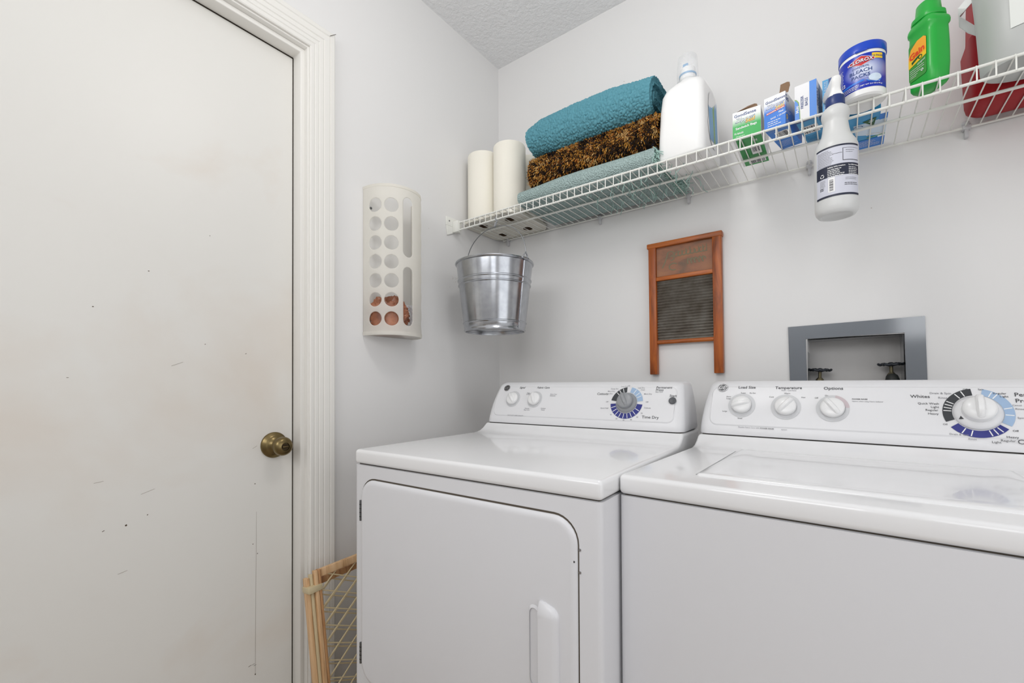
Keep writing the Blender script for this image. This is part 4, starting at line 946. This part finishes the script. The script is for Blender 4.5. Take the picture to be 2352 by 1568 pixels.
# ---- spray bottle hanging on the front rail
t = thing('spray_bottle', 'frosted spray bottle with navy collar hanging by its trigger from the shelf rail', 'bottle', (1.2840, -.3560, 1.4680))
m = MB(); m.lathe([(0, .004), (.028, .003), (.031, .0), (.036, .001), (.0405, .008), (.0425, .018), (.0425, .150), (.0420, .158), (.0392, .167), (.0330, .178), (.0285, .188), (.0262, .200), (.0240, .216), (.0238, .222), (.0265, .228), (.0278, .235), (.0275, .241), (.0245, .249), (.0175, .256), (.0150, .262), (0, .262)], n=56)
m.build('bottle_body', M_trans, t, 50)
m = MB(); m.lathe([(0, .256), (.0185, .256), (.0190, .258), (.0185, .276), (.0165, .279), (0, .279)], n=40); tag(m.build('collar', M_navyc, t, 40), 'navy blue collar')
m = MB(); rg = []
for z, hw, y0_, y1_ in ((.277, .0155, -.0155, .0155), (.284, .0125, -.013, .014), (.293, .0100, -.012, .020), (.300, .0095, -.013, .048), (.306, .0095, -.016, .070), (.316, .0095, -.018, .076), (.322, .0085, -.016, .072), (.324, .006, -.010, .060)):
    rg.append(rsec(0, (y0_+y1_)/2, hw, (y1_-y0_)/2, min(.007, hw-.0005), z, n=4))
m.loft(rg); m.lathe([(0, .074), (.0075, .074), (.0075, .086), (0, .086)], (0, 0, .312), 16, axis='y'); sp = m.build('sprayer_head', M_hdpe, t, 50); sp.rotation_euler.z = R(14)
m = MB(); m.tube([(0, .060, .306), (0, .066, .292), (0, .068, .276), (0, .066, .262), (0, .070, .250)], [.0045, .0042, .004, .004, .003], 8); m.build('trigger', M_hdpe, t, 50).rotation_euler.z = R(14)
m = MB(); rl = .0428; L1 = cyl(rl); L2 = cyl(rl+.0004); L3 = cyl(rl+.0008)
m.flat(rect2d(-.043, .052, .036, .146, 36, 6), L1, 0); m.flat(rect2d(-.043, .052, .146, .1495, 36, 1), L2, 1); m.flat(rect2d(-.043, .052, .0345, .0390, 36, 1), L2, 1); m.flat(rect2d(-.043, .052, .0800, .1060, 36, 2), L2, 1)
m.flat(lines2d(-.039, .000, .140, .0036, 10, .0010, .35, 2), L2, 2); m.flat(rect2d(.0130, .0500, .112, .1400, 16, 2), L2, 3); m.flat(rect2d(.0140, .0500, .113, .1390, 16, 2), L3, 0); m.flat(lines2d(.019, .040, .1340, .0045, 2, .0010, .35, 3), cyl(rl+.0012), 2)
m.flat(rect2d(-.006, .012, .1300, .1306, 8, 1), L2, 3)
m.flat(text2d('Safety Information', .0046, -.016, .1010, 'L', 0, .02), L3, 4); m.flat(lines2d(-.016, .016, .0945, .0038, 5, .0016, .3, 5), L3, 4)
m.flat(text2d('La Informacion', .0046, .0245, .1010, 'L', 0, .02), L3, 4); m.flat(lines2d(.0245, .050, .0945, .0038, 5, .0014, .3, 6), L3, 4)
for a_ in (90, 210, 330): m.flat(ring2d(-.0275, .0865, .0028, .0046, a_-50, a_+40, 8), L3, 4)
m.flat(lines2d(-.033, -.020, .0745, .0032, 5, .0009, .2, 7), L2, 2); m.flat(lines2d(-.033, -.023, .0570, .0035, 2, .0018, .2, 8), L2, 3); m.flat(rect2d(-.0150, -.0020, .0450, .0780, 6, 2), L2, 4); m.flat(bars2d(-.0125, -.0050, .0480, .0740, 12, 9, True), L3, 3)
m.flat(lines2d(.018, .044, .0720, .0034, 2, .0009, .1, 4), L2, 2); m.flat(lines2d(.016, .048, .0600, .0036, 2, .0013, .1, 5), L2, 3)
m.build('wrap_label', [M_lab, M_dkl, M_ink2, M_ink, M_wprint], t, 60, recalc=False)

# ---------------------------------------------------------------- galvanized bucket and its hook
BX, BY, BZ = .236, -.3265, 1.2770
t = thing('metal_bucket', 'galvanized steel bucket hanging under the left end of the wire shelf', 'bucket', (BX, BY, BZ))
m = MB(); hb = .2540
rb = lambda z: .1140+(.1440-.1140)*z/hb
pf = [(0, .010), (.098, .010), (.100, .006), (.1085, .0055), (.1100, 0.0), (.1145, 0.0), (.1165, .004), (.1150, .008), (.1140, .0105)]
for z, d in ((.014, .0005), (.026, .0005), (.029, .0030), (.0315, .0030), (.034, 0), (.150, 0), (.1665, 0), (.1690, .0032), (.1715, .0032), (.174, .0008), (.1845, .0008), (.187, .0034), (.190, .0034), (.1925, 0), (.2475, 0)): pf.append((rb(z)+d, z))
pf += [(rb(.2485)+.0040, .2490), (rb(.25)+.0055, .2525), (rb(.25)+.0040, .2565), (rb(.25)+.0005, .2575), (rb(.25)-.0020, .2545), (rb(.2)-.002, .2), (rb(.01)-.002, .012), (0, .012)]
m.lathe(pf, n=96); m.build('pail', M_galv, t, 28)
av = math.atan2(-.098, .112); av = R(-36)+R(-8)   # direction of the near ear seen from the axis
# near ear points to the front right of the camera's line of sight
vx, vy = CAM.x-BX, CAM.y-BY; base = math.atan2(vy, vx); ea = base+R(48)
er = lambda a, r_, z: (r_*math.cos(a), r_*math.sin(a), z)
m = MB(); m.tube([er(ea, rb(z)+.0015, z) for z in (.006, .10, .2, .249)], .0014, 8); m.build('side_seam', M_galv, t)
for a in (ea, ea+PI):
    m = MB(); m.tube([er(a-.09, rb(.25)+.004, .250), er(a-.07, rb(.25)+.006, .264), er(a, rb(.25)+.007, .276), er(a+.07, rb(.25)+.006, .264), er(a+.09, rb(.25)+.004, .250)], .0022, 8)
    m.tube([er(a-.11, rb(.25)+.0060, .2530), er(a+.11, rb(.25)+.0060, .2530)], .0042, 10); m.build('ear', M_galv, t)
m = MB(); pts = []
hB = 1.6790-BZ-.270; Rb = rb(.25)+.0065
for i in range(25):
    q = PI*i/24; pts.append(Vector((Rb*math.cos(q)*math.cos(ea), Rb*math.cos(q)*math.sin(ea), .268+hB*math.sin(q)**.9)))
e0 = pts[0]; e1 = pts[-1]
pts = [e0+Vector((0, 0, -.010))]+pts+[e1+Vector((0, 0, -.010))]
m.tube(pts, .0018, 8); m.build('bail_handle', M_galvw, t)
hx, hy = BX, BY
t = thing('shelf_hook', 'small grey wire hook looped over the shelf rail holding the metal bucket', 'hook', (hx, -.307, 0))
m = MB(); m.tube([(-.006, -.004, 1.704), (-.006, -.0050, 1.718), (-.006, .001, 1.7185), (-.004, .004, 1.712), (-.001, -.008, 1.690), (0, -.0145, 1.6755), (.002, -.0190, 1.6730), (.004, -.0235, 1.6765), (.006, -.0235, 1.688), (.007, -.012, 1.698)], .0022, 8); m.build('hook_wire', M_kgrey, t)

# ---------------------------------------------------------------- washboard on the back wall
t = thing('washboard', 'old wooden washboard with ribbed metal panel hanging on the back wall', 'washboard', (.7195, 0, 1.1125), 0)
t.rotation_euler = (0, R(-.35), 0)
w_, hh = .2520, .4785
for x0, x1 in ((.003, .030), (w_-.030, w_-.001)):
    MB().box(x0, x1, -.027, -.004, 0, hh-.012, .0025, 2).build('side_post', M_wood, t)
MB().box(-.002, w_+.002, -.029, -.003, hh-.018, hh, .003, 2).build('top_rail', M_woodh, t)
MB().box(.028, w_-.028, -.0245, -.006, .3395, .3545, .003, 2).build('middle_rail', M_woodh, t)
m = MB(); m.tube([(.026, -.0165, .1165), (w_-.026, -.0165, .1165)], .0075, 12); m.build('bottom_rail', M_woodh, t)
pnl = MB().box(.028, w_-.028, -.015, -.008, .3500, hh-.012).build('label_panel', M_wood2, t)
m = MB()
SK = [0]
def strokes(pts, r=.0016):
    SK[0] += 1; Q = [Vector((p[0], -.0154-.00002*SK[0], p[1])) for p in pts]; vs = []; 
    for i, p in enumerate(Q):
        t_ = (Q[min(i+1, len(Q)-1)]-Q[max(i-1, 0)]).normalized(); nn = Vector((-t_.z, 0, t_.x)); vs += [p+nn*r, p-nn*r]
    m.add(vs, [(2*i, 2*i+1, 2*i+3, 2*i+2) for i in range(len(Q)-1)])
random.seed(2)
def arcp(cx, cz, rx, rz_, a0, a1, n=10): return [(cx+rx*math.cos(R(a0+(a1-a0)*i/n)), cz+rz_*math.sin(R(a0+(a1-a0)*i/n))) for i in range(n+1)]
strokes([(.050, .385), (.058, .400), (.066, .420), (.072, .440)], .0022); strokes(arcp(.080, .432, .012, .009, 170, -90)); strokes(arcp(.082, .416, .011, .008, 90, -100), .002)
for cx in (.100, .113, .127, .141, .155, .170, .184, .196): strokes(arcp(cx, .428+.05*(cx-.1)*.3, .0055, .008, 60+cx*900 % 80, 330), .0017); strokes([(cx+.006, .438+.01*(cx*91 % 1)), (cx+.007, .420)], .0014)
strokes(arcp(.090, .385, .015, .012, 40, 300), .0020)
for cx in (.140, .152, .164, .178, .190): strokes([(cx, .408), (cx-.002, .388)], .0013); strokes(arcp(cx+.004, .395, .005, .009, 0, 250), .0018)
m.build('faded_lettering', M_faded, pnl, smooth=False, recalc=False)
m = MB(); zb, zt = .1225, .3400; pitch = .01015; rows = []
N = int((zt-zb)/pitch*8)
for i in range(N+1):
    z = zb+(zt-zb)*i/N; ph = (zt-z)/pitch*2*PI; y = -.0125-.0042*math.sin(ph)
    rows.append([(.030+(w_-.060)*j/24, y+.0007*math.sin(j*2.9+ph*.1)+.0005*noise.noise(Vector((j*.9, i*.13, 0))), z) for j in range(25)])
m.loft(rows, closed=False, caps=False); m.build('ribbed_panel', M_zinc, t, 70)

# ---------------------------------------------------------------- washer outlet box
t = thing('water_outlet_box', 'grey metal washer outlet box set in the back wall behind the washing machine', 'outlet box', (1.316, 0, 1.12))
t.rotation_euler = (0, R(1.0)*-1, 0)
ox = lambda x: x-1.316
oz = lambda z: z-1.12
m = MB(); x0, x1, z0, z1 = ox(1.1565), ox(1.4730), oz(.965), oz(1.2575); a0, a1, b0, b1 = ox(1.2015), ox(1.4300), oz(1.005), oz(1.2165)
m.add([(x0, -.0005, z0), (x1, -.0005, z0), (x1, -.0005, z1), (x0, -.0005, z1), (x0, -.0045, z0), (x1, -.0045, z0), (x1, -.0045, z1), (x0, -.0045, z1),
       (a0, -.0045, b0), (a1, -.0045, b0), (a1, -.0045, b1), (a0, -.0045, b1), (a0, -.0005, b0), (a1, -.0005, b0), (a1, -.0005, b1), (a0, -.0005, b1)],
      [(0, 1, 5, 4), (1, 2, 6, 5), (2, 3, 7, 6), (3, 0, 4, 7), (4, 5, 9, 8), (5, 6, 10, 9), (6, 7, 11, 10), (7, 4, 8, 11), (8, 9, 13, 12), (9, 10, 14, 13), (10, 11, 15, 14), (11, 8, 12, 15)])
m.build('face_frame', M_boxg, t, recalc=False, ang=30)
m = MB(); yb = .088
a0, a1, b0, b1 = a0+.0035, a1-.0035, b0+.004, b1-.0045
m.add([(a0, -.003, b0), (a1, -.003, b0), (a1, -.003, b1), (a0, -.003, b1), (a0, yb, b0), (a1, yb, b0), (a1, yb, b1), (a0, yb, b1)], [(0, 1, 5, 4), (1, 2, 6, 5), (2, 3, 7, 6), (3, 0, 4, 7)], 0)
m.add([(a0, yb, b0), (a1, yb, b0), (a1, yb, b1), (a0, yb, b1)], [(0, 1, 2, 3)], 1)
m.build('recessed_box', [M_boxg, M_boxd], t, recalc=False, smooth=False)
for k, (x, z, tl) in enumerate(((1.2335, 1.1215, .06), (1.4020, 1.1315, -.02))):
    v = bpy.data.objects.new('water_valve', None); C.objects.link(v); v.parent = t; v.location = (ox(x), .046, oz(z)); v.rotation_euler = (R(3), tl, 0); v.empty_display_size = .02
    m = MB(); m.tube([(.0245*(1+.14*math.cos(6*q))*math.cos(q), .0245*(1+.14*math.cos(6*q))*math.sin(q), .0012*math.cos(12*q)) for q in [2*PI*i/48 for i in range(48)]], .0038, 8, closed=True)
    for i in range(6): q = PI*i/3; m.tube([(.004*math.cos(q), .004*math.sin(q), -.001), (.025*math.cos(q), .025*math.sin(q), 0)], .0026, 6)
    m.lathe([(0, -.006), (.0065, -.006), (.0065, .004), (.003, .006), (0, .006)], n=14); m.build('wheel_handle', M_iron, v, 50)
    m = MB(); m.lathe([(0, -.030), (.0045, -.030), (.0045, -.004), (0, -.004)], n=12); m.lathe([(0, -.044), (.0105, -.044), (.0105, -.030), (.0060, -.024), (0, -.024)], n=6); m.lathe([(0, -.080), (.013, -.080), (.015, -.060), (.010, -.042), (0, -.042)], n=18)
    m.build('valve_stem', M_oldmetal, v, 30)
    if k: MB().tube([(0, -.012, -.036), (0, -.022, -.046), (0, -.026, -.070), (0, -.026, -.10)], [.014, .0165, .0165, .0165], 16).build('hose_end', M_rubber, v, 50)

# ---------------------------------------------------------------- bag holder on the left wall
t = thing('bag_dispenser', 'frosted white plastic bag dispenser with round holes on the left wall', 'bag holder', (0.002, -.635, 1.247))
HZ = .498; ay, bx = .1035, .1160
def hp(s_, z):    # s from 0 (near the camera) to 1
    q = PI*s_
    y = -ay*math.cos(q); x = bx*math.sin(q)**.85
    k = 1.0
    if s_ > .62: k += .010*math.sin(z*2*PI/.064)*min(1, (s_-.62)/.15)*math.sin(PI*(1-(s_-.62)/.38)**.7)*2.2
    return (x*k, y, z)
# arc length parametrisation
LS = [hp(i/400, 0) for i in range(401)]; acc = [0]
for a_, b_3 in zip(LS[:-1], LS[1:]): acc.append(acc[-1]+math.hypot(b_3[0]-a_[0], b_3[1]-a_[1]))
LT = acc[-1]
def s_at(l):
    i = min(399, max(0, bisect.bisect(acc, l)-1)); return (i+(l-acc[i])/(acc[i+1]-acc[i]))/400
NU, NV = 170, 250
hol = []
for r_i in range(7):
    zc = .052+r_i*.0628
    hol.append((.053, zc, .0232, .0)); hol.append((.1085, zc, .0232, .0))
for zc, hl in ((.130, .080), (.363, .082)): hol.append((.166, zc, .0190, hl))
def sd(l, z):
    d = 9
    for cl, cz, r_i, hl in hol:
        dz = max(0, abs(z-cz)-hl); d = min(d, math.hypot(l-cl, dz)-r_i)
    return d
P = {}; du = LT/NU; dv = HZ/NV; co = []
for i in range(NU+1):
    for j in range(NV+1):
        l, z = i*du, j*dv; d = sd(l, z)
        if abs(d) < du*.75 and 0 < i < NU and 0 < j < NV:
            e = 1e-4; gx = (sd(l+e, z)-d)/e; gz = (sd(l, z+e)-d)/e; l -= d*gx; z -= d*gz
        co.append((l, z))
fs_ = []
for i in range(NU):
    for j in range(NV):
        q = [i*(NV+1)+j, (i+1)*(NV+1)+j, (i+1)*(NV+1)+j+1, i*(NV+1)+j+1]
        cl = sum(co[k][0] for k in q)/4; cz = sum(co[k][1] for k in q)/4
        if sd(cl, cz) > 0: fs_.append(tuple(q))
m = MB(); m.add([hp(s_at(l), z) for l, z in co], fs_)
b = bmesh.new()
o = m.build('perforated_sheet', M_bagh, t, 60)
b.from_mesh(o.data); bmesh.ops.delete(b, geom=[v for v in b.verts if not v.link_faces], context='VERTS'); b.to_mesh(o.data); b.free()
sm = o.modifiers.new('thickness', 'SOLIDIFY'); sm.thickness = .0016; sm.offset = 0
m = MB(); rg = [[hp(i/40, z) for i in range(41)] for z in (-.002, .010)]; rg2 = [[tuple(Vector(p)+Vector((p[0]*.025, p[1]*.02, 0))) for p in r_] for r_ in rg]
m.loft([rg[0], rg2[0], rg2[1], rg[1]], closed=False, caps=False); m.add([hp(i/40, .0) for i in range(41)], [tuple(range(41))]); m.build('bottom_rim', M_bagh, t, 50)
m = MB(); rg = [[hp(i/40, z) for i in range(41)] for z in (HZ-.008, HZ+.001)]; rg2 = [[tuple(Vector(p)+Vector((p[0]*.02, p[1]*.015, 0))) for p in r_] for r_ in rg]
m.loft([rg[0], rg2[0], rg2[1], rg[1]], closed=False, caps=False); m.build('top_rim', M_bagh, t, 50)
m = MB(); m.lathe([(0, .0015), (.0045, .0015), (.0045, .003), (0, .0035)], (0, -.075, HZ-.062), 12, axis='x'); m.build('mounting_screw', M_hinge, t)
# crumpled bags inside
def crumple(name, label, c, rad, seed, mt, amp=.35, sub=5):
    b = bmesh.new(); bmesh.ops.create_icosphere(b, subdivisions=sub, radius=1)
    for v in b.verts:
        p = v.co.normalized(); f = noise.noise(p*1.7+Vector((seed, 0, 0)))*amp+abs(noise.noise(p*3.5+Vector((0, seed, 0))))*amp*1.1-abs(noise.noise(p*7+Vector((0, 0, seed))))*amp*.9-abs(noise.noise(p*15+Vector((seed, 0, seed))))*amp*.4
        q = Vector((p.x*rad[0], p.y*rad[1], p.z*rad[2]))*(1+f)
        v.co = Vector((min(.088, max(.006-c[0]+.002, q.x)), q.y, q.z))
        v.co = v.co+Vector(c)
        # stay inside the half cylinder
        yy = v.co.y+.635; xx = v.co.x-.002
        e = (xx/(bx*.93))**2+(yy/(ay*.93))**2
        if e > 1: s_ = 1/math.sqrt(e); v.co.x = .002+xx*s_; v.co.y = -.635+yy*s_
        v.co.x = max(v.co.x, .006); v.co.z = max(v.co.z, 1.2515)
    m = MB(); m.bm(b); return tag(m.build(name, mt, None, 25), label, 'plastic bag')
crumple('plastic_bag', 'crumpled brown plastic bag at the bottom of the wall dispenser', (.050, -.668, 1.312), (.062, .066, .062), 3.1, M_bbag, .28)
crumple('plastic_bag', 'white plastic bag beside the brown bag in the wall dispenser', (.052, -.578, 1.300), (.052, .036, .060), 7.7, M_wbag)

# ---------------------------------------------------------------- folded pressure gate beside the dryer
t = thing('baby_gate', 'folded wooden gate with cream netting standing between door and dryer', 'gate', (.130, -.931, 0), rot=(R(2.0), R(-6.2), 0))
# local: x across (thin), y along the gate (to the back), z up
for i, (x0, x1, y0, y1, zt, mt) in enumerate(((-.012, .006, -.029, -.018, .540, M_pine), (-.004, .010, -.0175, -.0095, .548, M_strapb), (.004, .020, -.009, .001, .557, M_pine), (.004, .020, .0015, .0095, .557, M_pine2))):
    MB().box(x0, x1, y0, y1, .0, zt, .002, 2).build('stile', mt, t)
for x0, zt, zb in ((.004, .556, .535), (-.016, .527, .508)):
    MB().box(x0, x0+.014, .0100, .62, zb, zt, .002, 2).build('top_rail', M_pine if x0 > 0 else M_pine2, t); MB().box(x0, x0+.014, .0100, .62, .0, .022, .002, 2).build('bottom_rail', M_pine, t)
MB().box(-.016, .020, .600, .620, .0, .556, .002, 2).build('end_stile', M_pine, t)
for li, (X, oz_, oy) in enumerate(((.012, 0, 0), (-.009, -.018, .006))):
    m = MB(); sp = .0492
    def clipseg(y0, z0, dy, dz):
        # clip line to the panel rectangle
        pts = []
        ymin, ymax, zmin, zmax = .010, .602, .018, .538-(.028 if li else 0)
        t0, t1 = -10, 10
        for p, d, lo, hi in ((y0, dy, ymin, ymax), (z0, dz, zmin, zmax)):
            a_, b_4 = (lo-p)/d, (hi-p)/d
            if a_ > b_4: a_, b_4 = b_4, a_
            t0 = max(t0, a_); t1 = min(t1, b_4)
        if t1 > t0+.01: m.tube([(X, y0+dy*t0, z0+dz*t0), (X, y0+dy*t1, z0+dz*t1)], .0019, 6)
    for k in range(-14, 30):
        clipseg(.010+oy, k*sp+.005+oz_, .067, .050); clipseg(.010+oy, k*sp+.005+oz_, .105, -.0520)
    m.build('netting', M_net, t, 50)
m = MB(); m.box(-.015, .0225, -.0315, .0105, .500, .518, .003, 2); m.build('locking_clip', M_strapb, t, 40)
MB().box(.0000, .0165, .150, .185, .556, .572, .003, 2).build('locking_clip', M_strapb, t, 40)

# ---------------------------------------------------------------- added ceiling lamp base (out of frame), put in for the fill light
t = thing('added_ceiling_lamp', 'added ceiling lamp base at the fill light, above the dryer', 'lamp', (0.92, -1.00, 2.43))
MB().lathe([(0, .132), (.07, .132), (.07, .118), (.03, .110), (.02, .07), (.02, .0), (0, .0)], n=32).build('added_lamp_base', M_plastic, t)
